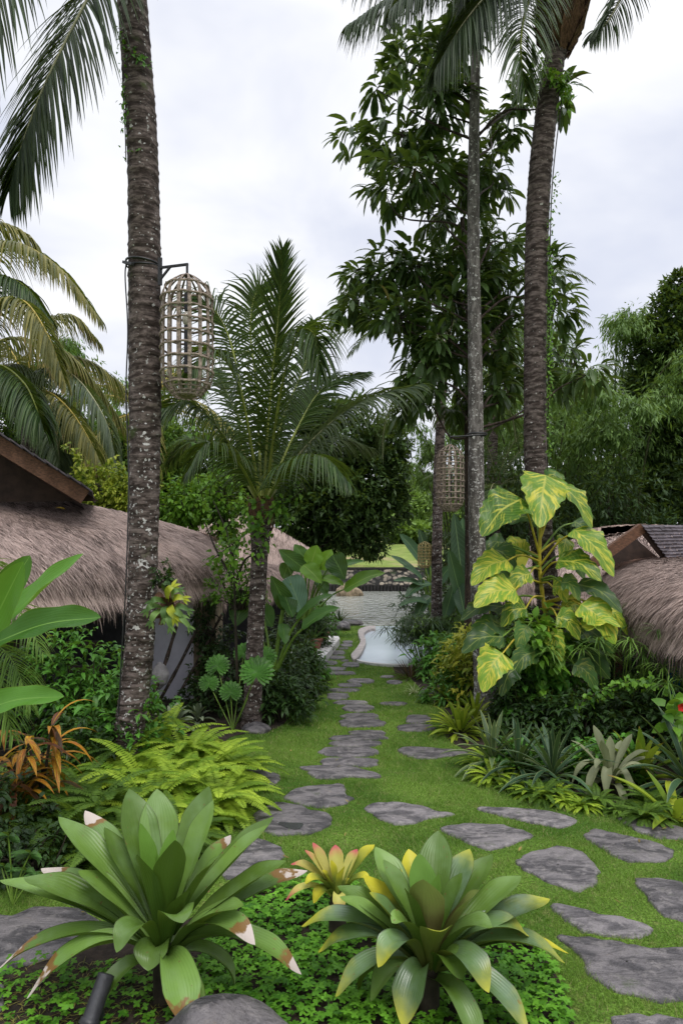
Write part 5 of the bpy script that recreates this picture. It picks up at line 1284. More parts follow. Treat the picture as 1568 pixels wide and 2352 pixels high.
WF = 1.15
C3 = W(775, 2065, 3.85)
bromeliad('small_bromeliad', 'small yellow bromeliad with pink-red leaf tips between the two giant ones', C3, [
 (718, 1935, .12, .02, .07, 'brom_pink'), (770, 1940, .14, .02, .08, 'brom_pink'), (700, 1952, .05, .03, .06, 'brom_pink'), (860, 1940, .1, .04, .09, 'brom_yy'), (820, 1950, .12, .03, .07, 'brom_pink'),
 (668, 1985, .05, .06, .08, 'brom_pink'), (655, 2070, -.05, .08, .07, 'brom_pink'), (740, 2000, -.02, .02, .08, 'brom_yy'), (790, 1990, -.02, .02, .08, 'brom_yy'), (850, 2020, -.05, .06, .08, 'brom_yy'), (700, 2030, -.08, .07, .08, 'brom_yy'),
 (780, 2098, -.12, .07, .07, 'brom_pink'), (720, 2075, -.10, .07, .08, 'brom_yy'), (830, 2075, -.1, .06, .07, 'brom_yy'), (760, 1975, .02, .01, .06, 'brom_yy'), (805, 2035, .0, .05, .07, 'brom_yy'), (745, 2045, .0, .04, .07, 'brom_yy')], base_r=.03, lowmat='brom_yy')
# spotlight half hidden in the shade of the left bromeliad
t = thing('garden_spotlight', 'black garden spotlight on the ground under the left giant bromeliad', 'spotlight', W(225, 2330, 3.1))
m = M(); a = W(205, 2352, 3.05); b = W(245, 2238, 3.15); m.tube([a, a + (b - a) * .1, a + (b - a) * .12, b, b + (b - a) * .02], [.045, .045, .038, .038, .026], 18); m.build('housing', MT['iron'], t)
m = M(); m.tube([a - (b - a) * .02, a + (b - a) * .03], [.048, .048], 18); m.build('rim', MT['iron'], t)
m = M(); m.tube([(a + b) / 2, ((a + b) / 2) * [1, 1, 0] + [0.02, .05, -.02]], .014, 8); m.build('spike', MT['iron'], t)
WF = 1.0
# ground cover
def cover():
    rs = np.random.RandomState(9); bed = beds[2]; n = 9000
    P = np.c_[rs.uniform(-1.75, 1.25, n), rs.uniform(2.6, 4.5, n), np.zeros(n)]; P = P[inpoly(P, bed)]
    keep = (P[:, 0] > -.75) | ((rs.rand(len(P)) < .5) & (P[:, 1] < 3.6)); P = P[keep]
    P[:, 2] = rs.uniform(.02, .085, len(P)) + .03 * np.sin(P[:, 0] * 9) * np.cos(P[:, 1] * 8)
    N = len(P); m = M(); rr = np.repeat(rs.rand(N), 4); az0 = rs.rand(N) * 6.28; tl = nrm(np.c_[rs.normal(size=(N, 2)) * .28, np.ones(N)])
    for k in range(4):   # four leaflets, in two pairs
        a = az0 + (0.6, 2.54, 3.74, 5.68)[k]; d = np.c_[np.cos(a), np.sin(a), .25 + 0 * a]
        d = d - tl * np.sum(d * tl, 1)[:, None] * .7
        ribbons(m, P, d, tl, .026 * rs.uniform(.7, 1.25, N), .017, 'oval', .15, .12, 4, 2, r=rr[::4][:N], smin=.15)
    tag(m.build('ground_cover', MT['cover'], None, (0, 3.4, 0)), 'low bright green clover-like ground cover round the giant bromeliads', 'ground cover', kind='stuff')
    m = M(); n = 1500; P = np.c_[rs.uniform(-1.8, -.6, n), rs.uniform(2.7, 3.7, n), np.full(n, .012)]
    ribbons(m, P, np.c_[rs.normal(size=(n, 2)), rs.rand(n) * .2], Z, .05, .006, 'lance', .1, .3, 3, 2)
    tag(m.build('leaf_litter', MT['coco_old'], None, (-1, 3.2, 0)), 'dry leaf litter on the dark soil at the lower left', 'leaf litter', kind='stuff')
cover()

# ------------------------------------------------------------------ ferns
F0 = []
for s in range(3):
    m = fern_mesh(52, .76, s); F0.append(m)
fl = [(480, 1800, 1.0, 0), (430, 1760, 1.05, 0), (370, 1745, 1.0, 0), (500, 1860, .9, 0), (420, 1850, 1.0, 0), (330, 1830, 1.0, 0), (270, 1800, 1.0, 0), (440, 1905, .8, 0), (350, 1900, .9, 0), (260, 1890, .95, 1), (180, 1850, .9, 1), (190, 1930, .95, 1), (110, 1900, .9, 1), (270, 1965, .8, 1), (400, 1960, .7, 1), (120, 1820, .9, 1), (530, 1790, .75, 0), (340, 1700, .8, 0), (60, 1850, .9, 1)]
fd = ['sword fern at the right end of the lime fern mass, touching the grass', 'tallest lime sword fern just right of the thick palm trunk foot', 'lime sword fern directly under the thick palm trunk', 'lime sword fern hanging over the lawn edge above a slate', 'lime sword fern in the middle of the fern mass', 'bright sword fern left of the middle of the fern mass', 'bright sword fern below the thick palm trunk, on its left', 'sword fern just behind the upright leaves of the left giant bromeliad, right side', 'sword fern just behind the upright leaves of the left giant bromeliad, centre',
 'greener sword fern behind the left leaves of the left giant bromeliad', 'green sword fern right of the orange croton foot', 'green sword fern with hanging fronds left of the giant bromeliad', 'dark green sword fern low at the left under the croton', 'short green sword fern in the shade behind the giant bromeliad', 'shortest sword fern in front of the lime mass', 'green sword fern between croton and lime ferns', 'small lime fern tuft next to the half covered slate', 'lime fern tuft against the bark of the thick palm', 'dark sword fern near the left picture edge']
prot = {}
for i, ((x, y, s, k), lb) in enumerate(zip(fl, fd)):
    key = (i % 3, k); base = G(x, y)
    if key not in prot: o = F0[i % 3].build('sword_fern', MT['fern_green' if k else 'fern']); prot[key] = o
    else: o = prot[key].copy(); col.objects.link(o)
    o.location = tuple(base); o.rotation_euler = (0, 0, i * 1.3); o.scale = (s * 1.0,) * 3
    tag(o, lb, 'fern', 'sword ferns along the left bed')

# ------------------------------------------------------------------ orange croton, canna, areca, shrubs on the left
bc = G(80, 1890)
t = thing('croton', 'croton with long orange and dark red spotted leaves at the left edge', 'croton', bc)
rs = np.random.RandomState(3); m = M(); m2 = M()
for cx, cy, dd, n in ((60, 1690, -.2, 26), (120, 1665, 0, 26), (30, 1750, -.3, 22), (95, 1740, .1, 22), (0, 1680, 0, 16)):
    c = W(cx, cy, bc[1] + dd)
    for i in range(n):
        a = rs.rand() * 6.28; e = rs.uniform(-.2, 1.1); d = [math.cos(a) * math.cos(e), math.sin(a) * math.cos(e), math.sin(e)]
        ribbons(m if rs.rand() < .62 else m2, [c - Z * .02 * i], [d], Z, rs.uniform(.28, .46), .055, 'lance', rs.uniform(.5, 1.1), .25, 9, 3)
m.build('orange_leaves', MT['croton'], t); m2.build('dark_leaves', MT['croton_dark'], t)
m = M()
for cx, cy in ((60, 1690), (120, 1665), (30, 1750), (95, 1740)): m.tube([bc + rs.normal(size=3) * [.08, .05, 0], W(cx, cy, bc[1])], .012, 6)
m.build('stems', MT['stem_dark'], t)

dc = 4.2; bb = np.array([-2.55, 4.3, 0.])
t = thing('ginger_plant', 'plant with huge smooth bright green paddle leaves reaching in from the left edge', 'plant', bb)
for b, tip, w, lift, up in [
 ((-60, 1500, 4.3), (192, 1272, 4.2), .22, .02, (-.45, -.6, .6)), ((-80, 1560, 4.2), (55, 1290, 4.0), .26, .0, (.1, -1, .2)), ((-60, 1480, 4.4), (70, 1276, 4.5), .24, .0, (.2, -1, .3)),
 ((-20, 1480, 4.0), (232, 1418, 3.9), .22, .04, (-.1, -.7, .7)), ((-90, 1660, 3.9), (148, 1600, 3.8), .17, .05, (0, -.7, .7)), ((-120, 1480, 4.4), (20, 1380, 4.3), .3, 0, (0, -1, .3)), ((-160, 1500, 4.6), (-60, 1250, 4.6), .25, 0, (0, -1, .3))]:
    big_leaf(t, 'canna', 'stem_green', bb + [0, 0, .1], W(*b), W(*tip), w, lift, 0., 'paddle', up, sr=.018, fold=.35, wave=.14, n=26)
bb = G(-60, 1800)
t = thing('areca_palm', 'small areca palm with fine light green fronds at the left edge', 'palm', bb)
m = M(); m.tube([bb, W(-60, 1500, 5.6)], .03, 8); m.build('trunk', MT['stem_green'], t)
mar = leafmat('areca', (.09, .19, .03), (.17, .28, .05), rough=.4, trans=.25)
for i, pts in enumerate([[(-60, 1500, -.4), (-20, 1400, -.7), (40, 1400, -.9), (100, 1500, -1.1)], [(-60, 1520, -.4), (-20, 1480, -.9), (30, 1520, -1.1), (70, 1620, -1.2)], [(-60, 1540, -.4), (-40, 1520, -.9), (0, 1580, -1.1), (30, 1690, -1.2)], [(-60, 1500, -.4), (-80, 1380, -.6), (-60, 1300, -.8), (0, 1290, -1)]]):
    frond([W(x, y, 5.6 + d) for x, y, d in pts], [mar, MT['stem_green']], t, nl=34, LL=.36, wid=.02, droop=.6, lift=.1, seed=i, r0=.008, seg=5, a0=60, a1=25)
bb = G(30, 2080)
t = thing('split_leaf_plant', 'low plant with deeply cut dark green leaves in the lower left corner', 'plant', bb)
for k, (x, y) in enumerate(((20, 1920), (70, 1960), (10, 1990), (60, 2000), (100, 2010), (-20, 1950))):
    c = W(x, y, bb[1] + .02 * k); m = M()
    for j in range(9):
        a = -1.35 + j * .34; d = [math.sin(a), -.35, math.cos(a) * .7 - .35]; ribbons(m, [c], [d], [0, -.5, .8], .13 * (1.1 - abs(a) * .3), .035, 'lance', .3, .2, 5, 3)
    m.cur = 1; m.tube([bb, (bb + c) / 2 + Z * .05, c], .005, 5); m.build('leaf', [MT['taro'], MT['stem_green']], t)

S = shrub
S('glossy_shrub', 'glossy green shrub in front of the thick palm trunk, left of it', 'shrub', G(285, 1760), .50, .45, 1.02, 'shrub', 130, 8, .13, .05, 1, upb=.9)
S('glossy_shrub', 'glossy green shrub just left of the thick palm trunk at mid height', 'shrub', G(215, 1740), .5, .4, 1.15, 'shrub', 130, 8, .13, .05, 2, upb=.9)
S('glossy_shrub', 'taller glossy shrub reaching up to the thatch fringe behind the paddle leaves', 'shrub', G(150, 1740), .45, .4, 1.50, 'shrub', 130, 8, .13, .05, 3, upb=.9)
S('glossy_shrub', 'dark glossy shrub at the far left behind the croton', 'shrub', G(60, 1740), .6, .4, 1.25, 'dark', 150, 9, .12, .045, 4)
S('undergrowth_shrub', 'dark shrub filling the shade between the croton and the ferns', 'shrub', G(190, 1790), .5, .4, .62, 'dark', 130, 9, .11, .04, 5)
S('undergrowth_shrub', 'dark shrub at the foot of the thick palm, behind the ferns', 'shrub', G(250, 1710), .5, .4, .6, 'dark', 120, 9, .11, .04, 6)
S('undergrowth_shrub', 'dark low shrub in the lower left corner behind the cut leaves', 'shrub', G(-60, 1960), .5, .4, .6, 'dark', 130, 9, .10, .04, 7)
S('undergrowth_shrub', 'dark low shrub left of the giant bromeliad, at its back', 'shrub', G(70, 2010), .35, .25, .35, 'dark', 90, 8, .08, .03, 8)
# staghorn fern on the trunk
c = W(385, 1395, DA - .25)
t = thing('staghorn_fern', 'yellow-green staghorn fern growing on the right side of the thick palm trunk', 'fern', c)
def antler(P, w, mat, forks=3):
    m = M(); C = spline(P, 12); leaf_curve(m, P, w * .8, 'paddle', [0, -.9, .3], .2, 5, 12, wave=.1); e = C[-3]; d = nrm(C[-1] - C[-4])
    for k in range(forks):
        a = (k - (forks - 1) / 2) * .6; s = np.array([math.cos(a) * d[0] - math.sin(a) * d[2], d[1] - .1, math.sin(a) * d[0] + math.cos(a) * d[2]])
        ribbons(m, [e], [s], [0, -1, .2], w * 1.1, w * .34, 'lance', .3, .2, 6, 3)
    m.build('leaf', MT[mat], t)
for (x0, y0, x1, y1, w, mt) in ((385, 1385, 400, 1345, .09, 'stag'), (385, 1385, 345, 1385, .08, 'stag_green'), (390, 1390, 405, 1425, .10, 'stag'), (395, 1385, 428, 1375, .08, 'stag'), (385, 1390, 378, 1430, .07, 'stag_green'), (375, 1395, 335, 1405, .08, 'stag_green'), (380, 1400, 345, 1435, .08, 'stag_green'),
   (395, 1400, 425, 1420, .08, 'stag_green'), (400, 1395, 440, 1405, .07, 'stag_green'), (400, 1400, 444, 1450, .07, 'stag_green'), (395, 1380, 415, 1355, .07, 'stag_green'), (390, 1400, 395, 1450, .08, 'stag_green'), (385, 1370, 380, 1340, .06, 'dark')):
    p0 = W(x0, y0, DA - .25); p1 = W(x1, y1, DA - .45); antler([p0, (p0 + p1) / 2 + [0, -.10, .04], p1], w, mt)
m = M(); rs = np.random.RandomState(2); ribbons(m, c + rs.normal(size=(30, 3)) * [.04, .02, .05], rvec(30, rs), [0, -1, 0], .12, .06, 'oval', .2, .2); m.build('root_ball', MT['fibre'], t)
S('epiphyte_tuft', 'small dark leafy tuft on the thick palm trunk above the staghorn fern', 'epiphyte', W(375, 1350, DA - .2), .10, .08, .25, 'dark', 22, 8, .06, .03, 9, stems=3)
# pale grey-leaved plant and fillers by the wall
rosette('grey_leaf_plant', 'low plant with broad pale grey-green leaves in front of the grey wall', 'plant', G(395, 1690) + [0, .1, 0], 22, .30, .13, 'greyleaf', 80, 20, .6, 3, prof='oval', rise=.15)
rosette('grey_leaf_plant', 'second clump of pale grey-green leaves, left of the stone corner', 'plant', G(455, 1660), 16, .24, .08, 'greyleaf', 75, 15, .6, 5, prof='oval', rise=.1)
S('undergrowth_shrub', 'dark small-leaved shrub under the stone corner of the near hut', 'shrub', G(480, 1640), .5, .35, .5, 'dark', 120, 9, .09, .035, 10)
# vines over the hut corner and the middle hedge
rs = np.random.RandomState(12)
def hedge(name, label, cat, c, r, mat, n, L, Wd, seed, vines=8, per=5, **k):
    rs = np.random.RandomState(seed); t = thing(name, label, cat, (c[0], c[1], max(0, c[2] - r[2])))
    P, O = blob_points([(c, r)] + [(np.asarray(c) + rvec(1, rs)[0] * np.asarray(r) * .7, np.asarray(r) * .5) for _ in range(6)], n, rs, .35)
    m = M(); sprays(m, P, O, per, L, Wd, rs, shape='r', prof='heart', droop=.4, a=4, down=.5, **k); m.build('foliage', MT[mat], t)
    m = M()
    for i in range(vines):
        e = np.asarray(c) + rvec(1, rs)[0] * np.asarray(r) * 1.1; m.tube(spline([np.asarray(c) - [0, 0, r[2]], np.asarray(c) + rs.normal(size=3) * .1, e], 8), np.linspace(.02, .005, 8), 5, cap=False)
    m.build('stems', MT['stem_dark'], t); return t
hedge('golden_hedge', 'yellow-green hedge behind the wooden gable', 'hedge', W(240, 1125, 12.6), np.array([.9, .45, .42]), 'vine_yellow', 420, .11, .06, 1)
hedge('golden_hedge', 'bright yellow hedge touching the thick palm trunk above the thatch', 'hedge', W(285, 1150, 12.4), np.array([.5, .4, .30]), 'vine_yellow', 240, .10, .05, 2)
t = thing('climbing_vine', 'yellow-green vine shoot standing up above the end of the wooden gable', 'vine', W(190, 1130, 12.3)); m = M()
vine(m, [W(150, 1020, 12.3), W(178, 1050, 12.3), W(190, 1090, 12.3), W(215, 1120, 12.3)], 110, .11, .06, rs, .10, .4); m.build('leaves', MT['vine_yellow'], t)
m = M(); vine(m, [W(255, 1050, 12.3), W(285, 1080, 12.3), W(240, 1110, 12.3)], 70, .11, .06, rs, .09, .4); m.build('leaves', MT['vine_yellow'], t)
hedge('leafy_shrub', 'light green leafy shrub behind the thatch just right of the thick palm trunk', 'shrub', W(440, 1160, 12.5), np.array([.55, .4, .55]), 'vine', 300, .12, .08, 3)
hedge('leafy_shrub', 'heart-leaved shrub behind the thatch end, left of the young palm', 'shrub', W(510, 1150, 12.8), np.array([.5, .4, .8]), 'vine', 260, .12, .08, 4)
hedge('climbing_vine', 'thin small-leaved vine hanging over the stone corner under the thatch end', 'vine', W(478, 1440, 10.0), np.array([.28, .2, .55]), 'dark', 260, .06, .03, 5)
t = thing('climbing_vine', 'heart-leaved green vine twining over the young palm crown base', 'vine', W(560, 1250, 8.4)); m = M()
for path in ([(500, 1240, 8.5), (540, 1190, 8.35), (600, 1150, 8.3), (660, 1150, 8.3), (700, 1120, 8.4)], [(560, 1190, 8.4), (590, 1200, 8.35), (610, 1230, 8.35), (590, 1290, 8.4)], [(480, 1290, 8.8), (520, 1260, 8.7), (560, 1230, 8.5), (600, 1200, 8.35)], [(440, 950, 9.2), (450, 1020, 9.2), (455, 1100, 9.2), (470, 1160, 9.3)], [(470, 1000, 9.4), (490, 1080, 9.3), (480, 1150, 9.3), (500, 1210, 9.3)], [(600, 1180, 8.35), (640, 1170, 8.3), (660, 1200, 8.35)], [(540, 1330, 8.6), (530, 1290, 8.6), (550, 1240, 8.5)]):
    P = [W(*p) for p in path]; m.cur = 0; vine(m, P, 60, .085, .06, rs, .12, .5); m.cur = 1; m.tube(spline(P, 20), .006, 5)
m.build('leaves', [MT['vine'], MT['stem_dark']], t)
m = M()
for a, b_, c_ in (((545, 1560, 8.8), (540, 1400, 8.8), (535, 1250, 8.7)), ((535, 1330, 8.7), (500, 1270, 8.8), (470, 1200, 9.0)), ((540, 1350, 8.7), (560, 1290, 8.6), (590, 1270, 8.5)), ((536, 1300, 8.7), (520, 1220, 8.9), (490, 1150, 9.1))):
    m.tube(spline([W(*a), W(*b_), W(*c_)], 14), np.linspace(.022, .008, 14), 6)
m.build('stems', MT['stem_dark'], t)
S('leafy_shrub', 'mid green shrub hanging between the thatch end and the young palm trunk', 'shrub', W(545, 1400, 9.6), .45, .3, 1.0, 'vine', 120, 7, .09, .05, 12)
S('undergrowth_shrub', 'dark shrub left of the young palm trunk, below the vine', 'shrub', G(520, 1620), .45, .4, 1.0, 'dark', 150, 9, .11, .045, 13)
# fan palms
def fan(t, c, r, n, facing, mat='shrub'):
    f = nrm(facing); s = nrm(np.cross(f, Z)); u = np.cross(s, f); m = M()
    for j in range(n):
        a = -2.5 + 5.0 * j / (n - 1); d = s * math.sin(a) + u * math.cos(a) + f * .15
        ribbons(m, [c], [d], [f], r * (1 - .06 * abs(a)), r * .42, 'paddle', .25, .5, 6, 3, r=[random.random() * .6])
    m.cur = 1; m.tube(spline([np.array(t.location), np.array(t.location) * .4 + np.asarray(c) * .6, c], 8), .007, 5); m.build('fan_leaf', [MT[mat], MT['stem_green']], t)
t = thing('fan_palm', 'low fan palm with round pleated leaves left of the young palm trunk', 'palm', G(535, 1680))
for x, y, d, r in ((500, 1530, 8.7, .22), (590, 1545, 8.0, .28), (560, 1500, 8.9, .2), (530, 1590, 8.5, .2), (480, 1570, 8.6, .18), (610, 1510, 8.6, .2)):
    fan(t, W(x, y, d), r * .85, 17, [random.uniform(-.3, .3), -.8, .6])
# taro
bt = G(628, 1640) + [0, .1, 0]
t = thing('elephant_ear', 'elephant ear plant with big upright leaves just right of the young palm trunk', 'elephant ear', bt)
foot = W(627, 1560, 9.2)
for b, tp, w, lift, mt, up in [
 ((655, 1385, 9.2), (622, 1322, 9.1), .26, .0, 'taro', (.3, -.9, .1)), ((655, 1370, 9.2), (672, 1418, 9.0), .27, .0, 'taro', (.5, -.85, .1)), ((668, 1340, 9.3), (694, 1412, 9.1), .40, .02, 'taro_blue', (-.2, -.9, .35)), ((695, 1412, 9.0), (766, 1366, 8.9), .24, .05, 'taro', (-.3, -.4, .85)), ((708, 1434, 8.8), (780, 1396, 8.7), .26, .04, 'taro', (-.2, -.5, .8)),
 ((600, 1400, 9.6), (625, 1440, 9.5), .3, .0, 'taro', (.3, -.9, .2)), ((560, 1370, 9.7), (540, 1440, 9.6), .36, 0, 'taro', (0, -.9, .3)), ((650, 1440, 9.1), (655, 1480, 9.0), .2, 0, 'taro', (.5, -.8, 0))]:
    big_leaf(t, mt, 'stem_green', foot, W(*b), W(*tp), w, lift, .22, 'heart', up, sr=.022, wave=.08, n=18)
bt = G(715, 1530)
t = thing('elephant_ear', 'farther elephant ear plant with bright leaves against the river and stone wall', 'elephant ear', bt)
foot = W(700, 1440, 12.5)
for b, tp, w, lift, mt, up in [
 ((716, 1290, 12.5), (728, 1252, 12.6), .36, 0, 'taro_lime', (.2, -1, .2)), ((738, 1300, 12.6), (762, 1262, 12.7), .34, 0, 'taro_lime', (-.3, -1, .2)), ((768, 1285, 12.2), (792, 1332, 12.0), .42, .02, 'taro', (-.4, -.9, .3)), ((704, 1305, 12.4), (738, 1340, 12.2), .34, .02, 'taro_lime', (.1, -.9, .4)),
 ((806, 1348, 12.0), (884, 1316, 11.8), .34, .05, 'taro_lime', (-.1, -.65, .75)), ((690, 1300, 12.8), (640, 1262, 12.8), .34, 0, 'taro', (.2, -1, .3)), ((700, 1285, 12.9), (676, 1250, 13), .30, 0, 'taro', (.2, -1, .2)), ((780, 1300, 12.8), (838, 1288, 12.9), .18, .02, 'taro', (0, -.6, .7)), ((750, 1330, 12.3), (790, 1345, 12.1), .22, .02, 'taro_lime', (0, -.7, .7)), ((735, 1330, 12.6), (750, 1370, 12.4), .26, 0, 'taro', (.2, -1, .2)), ((660, 1300, 12.9), (650, 1330, 12.8), .3, 0, 'taro', (.2, -1, .2))]:
    big_leaf(t, mt, 'stem_green', foot, W(*b), W(*tp), w, lift, .22, 'heart', up, sr=.02, wave=.1, n=18)
# dark bed along the left of the path
for i, (x, y, rx, h, mt, lb) in enumerate([
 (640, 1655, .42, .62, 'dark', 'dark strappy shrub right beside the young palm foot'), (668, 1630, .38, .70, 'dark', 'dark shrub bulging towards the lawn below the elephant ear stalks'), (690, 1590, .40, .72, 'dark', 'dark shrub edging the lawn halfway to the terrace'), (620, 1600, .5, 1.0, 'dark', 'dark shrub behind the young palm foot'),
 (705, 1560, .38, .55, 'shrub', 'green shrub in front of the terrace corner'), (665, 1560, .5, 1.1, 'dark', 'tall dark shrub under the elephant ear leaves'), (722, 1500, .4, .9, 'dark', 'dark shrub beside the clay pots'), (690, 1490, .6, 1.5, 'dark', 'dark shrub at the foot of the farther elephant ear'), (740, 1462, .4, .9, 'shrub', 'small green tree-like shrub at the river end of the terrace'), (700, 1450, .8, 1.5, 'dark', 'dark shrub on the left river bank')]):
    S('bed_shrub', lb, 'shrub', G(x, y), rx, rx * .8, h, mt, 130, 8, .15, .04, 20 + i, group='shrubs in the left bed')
for i, (x, y, s, lb) in enumerate(((706, 1545, .33, 'narrow-leaved white-striped tuft in front of the terrace'), (690, 1575, .3, 'narrow-leaved tuft left of the path stones'))):
    rosette('striped_tuft', lb, 'plant', G(x, y), 26, s, .03, 'spider' if i == 0 else 'shrub', 80, 10, .7, i, fold=.3)
rosette('spiky_plant', 'small dark spiky plant on the river bank at the end of the stone path', 'plant', W(780, 1430, 20.5), 30, .6, .06, 'dark', 80, 5, .3, 4, prof='blade')
for x, y, s, lb in ((743, 1468, .16, 'terracotta pot at the back of the white terrace'), (722, 1490, .2, 'terracotta pot on the near part of the white terrace')):
    b = G(x, y, .16); t = thing('clay_pot', lb, 'pot', b); m = M(); m.tube([b, b + Z * s * .8, b + Z * s * .82, b + Z * s * 1.05], [s * .55, s * .8, s * .9, s * .92], 16); m.build('pot', MT['terracotta'], t)
    rosette('potted_plant', 'green plant growing in the ' + lb, 'plant', b + Z * s, 14, s * 2.2, .05, 'taro', 80, 20, .6, 3)
# ------------------------------------------------------------------ variegated climber on the right palm
bp = W(1262, 1640, 8.7)
t = thing('variegated_climber', 'giant climber with green and yellow marbled leaves on the right palm trunk', 'climber', bp)
sp = [W(1262, 1640, 8.7), W(1262, 1540, 8.72), W(1256, 1440, 8.72), W(1244, 1360, 8.72), W(1238, 1290, 8.7), W(1240, 1220, 8.68), W(1244, 1160, 8.68)]
m = M(); m.tube(spline(sp, 60), np.interp(np.linspace(0, 1, 60), [0, 1], [.03, .02]) * (1 + .12 * np.sin(np.arange(60) * 1.3)), 10); m.build('stem', MT['stem_yellow'], t)
SC = spline(sp, 200)
LV = [ # blade base, tip, width, stalk height on the stem, material
 ((1193, 1150, 8.3), (1106, 1232, 8.0), .62, 1275, 'pothos', (-.35, -.85, .5)),
 ((1252, 1098, 8.5), (1238, 1212, 8.05), .64, 1230, 'pothos', (.0, -.95, .35)),
 ((1292, 1118, 8.7), (1358, 1215, 8.4), .44, 1240, 'pothos', (.45, -.7, .6)),
 ((1275, 1085, 8.9), (1262, 1150, 8.8), .3, 1220, 'pothos_dark', (.1, -.9, .3)),
 ((1322, 1222, 8.4), (1408, 1325, 8.1), .50, 1300, 'pothos', (.3, -.75, .6)),
 ((1285, 1290, 8.3), (1380, 1335, 8.0), .44, 1325, 'pothos', (.15, -.75, .65)),
 ((1160, 1290, 8.3), (1082, 1345, 8.1), .42, 1290, 'pothos', (-.2, -.75, .6)),
 ((1140, 1265, 8.7), (1180, 1320, 8.5), .34, 1280, 'pothos_dark', (-.1, -.9, .4)),
 ((1178, 1358, 8.1), (1088, 1395, 7.9), .44, 1340, 'pothos', (-.1, -.8, .6)),
 ((1170, 1340, 8.5), (1100, 1300, 8.5), .3, 1300, 'pothos_dark', (-.2, -.6, .8)),
 ((1330, 1345, 8.3), (1428, 1408, 8.0), .34, 1335, 'pothos_dark', (.2, -.8, .6)),
 ((1338, 1392, 8.1), (1412, 1480, 7.9), .50, 1385, 'pothos', (.2, -.85, .5)),
 ((1390, 1400, 8.4), (1440, 1460, 8.3), .22, 1385, 'pothos', (.3, -.8, .5)),
 ((1150, 1395, 8.3), (1058, 1425, 8.2), .34, 1375, 'pothos_dark', (-.1, -.6, .8)),
 ((1150, 1440, 8.2), (1075, 1480, 8.0), .36, 1420, 'pothos_dark', (-.1, -.7, .7)),
 ((1150, 1465, 8.0), (1060, 1500, 7.9), .40, 1440, 'pothos_dark', (-.1, -.7, .7)),
 ((1150, 1505, 7.8), (1108, 1590, 7.6), .44, 1450, 'pothos', (-.2, -.95, .3)),
 ((1310, 1440, 8.2), (1410, 1500, 8.1), .42, 1410, 'pothos_dark', (.1, -.8, .6)),
 ((1300, 1480, 8.3), (1400, 1560, 8.1), .48, 1450, 'pothos_dark', (.1, -.8, .6)),
 ((1270, 1350, 8.4), (1300, 1385, 8.3), .26, 1340, 'pothos', (0, -1, .2)),
 ((1300, 1275, 8.9), (1340, 1330, 8.7), .32, 1310, 'pothos_dark', (.2, -.9, .4)),
 ((1200, 1275, 9.2), (1160, 1250, 9.3), .3, 1280, 'pothos', (-.3, -.5, .7)),
 ((1225, 1500, 8.0), (1170, 1560, 7.9), .3, 1470, 'pothos_dark', (-.2, -.9, .4)),
 ((1320, 1200, 9.1), (1360, 1260, 9.0), .3, 1270, 'pothos_dark', (.3, -.8, .5)),
 ((1290, 1395, 8.6), (1345, 1420, 8.4), .3, 1390, 'pothos', (.1, -.8, .6)),
 ((1215, 1320, 8.3), (1165, 1370, 8.2), .28, 1310, 'pothos', (-.2, -.9, .4)), ((1205, 1400, 8.2), (1150, 1440, 8.1), .30, 1370, 'pothos', (-.2, -.9, .4)), ((1290, 1340, 8.2), (1330, 1380, 8.1), .26, 1330, 'pothos_dark', (.2, -.9, .4)),
 ((1280, 1420, 8.1), (1330, 1470, 8.0), .32, 1400, 'pothos', (.2, -.9, .4)), ((1210, 1440, 8.1), (1190, 1500, 8.0), .28, 1420, 'pothos_dark', (-.1, -.95, .3)), ((1260, 1460, 8.0), (1290, 1520, 7.95), .28, 1430, 'pothos', (.1, -.95, .3)),
 ((1230, 1200, 8.9), (1170, 1205, 8.8), .30, 1250, 'pothos_dark', (-.2, -.7, .7)), ((1340, 1440, 8.0), (1425, 1440, 7.9), .24, 1400, 'pothos', (.1, -.6, .8)), ((1300, 1240, 8.8), (1290, 1300, 8.6), .28, 1270, 'pothos', (.2, -.9, .4)),
 ((1180, 1540, 7.9), (1150, 1600, 7.8), .30, 1480, 'pothos_dark', (-.2, -.95, .3)), ((1320, 1530, 8.0), (1370, 1590, 7.9), .30, 1480, 'pothos_dark', (.2, -.95, .3)), ((1160, 1250, 9.0), (1120, 1275, 8.9), .32, 1300, 'pothos_dark', (-.2, -.7, .7)),
]
for i, (b, tp, w, sy, mt, up) in enumerate(LV):
    j = int(np.argmin(np.abs((H - SC[:, 2]) * F / SC[:, 1] + HY - sy))); b3, t3 = W(*b), W(*tp)
    big_leaf(t, mt, 'stem_yellow' if mt == 'pothos' else 'stem_green', SC[j], b3, t3, w * 1.0, .09, .06, 'round', up, sr=.016, fold=.16, wave=.12, n=24, r=(i * .618) % 1)
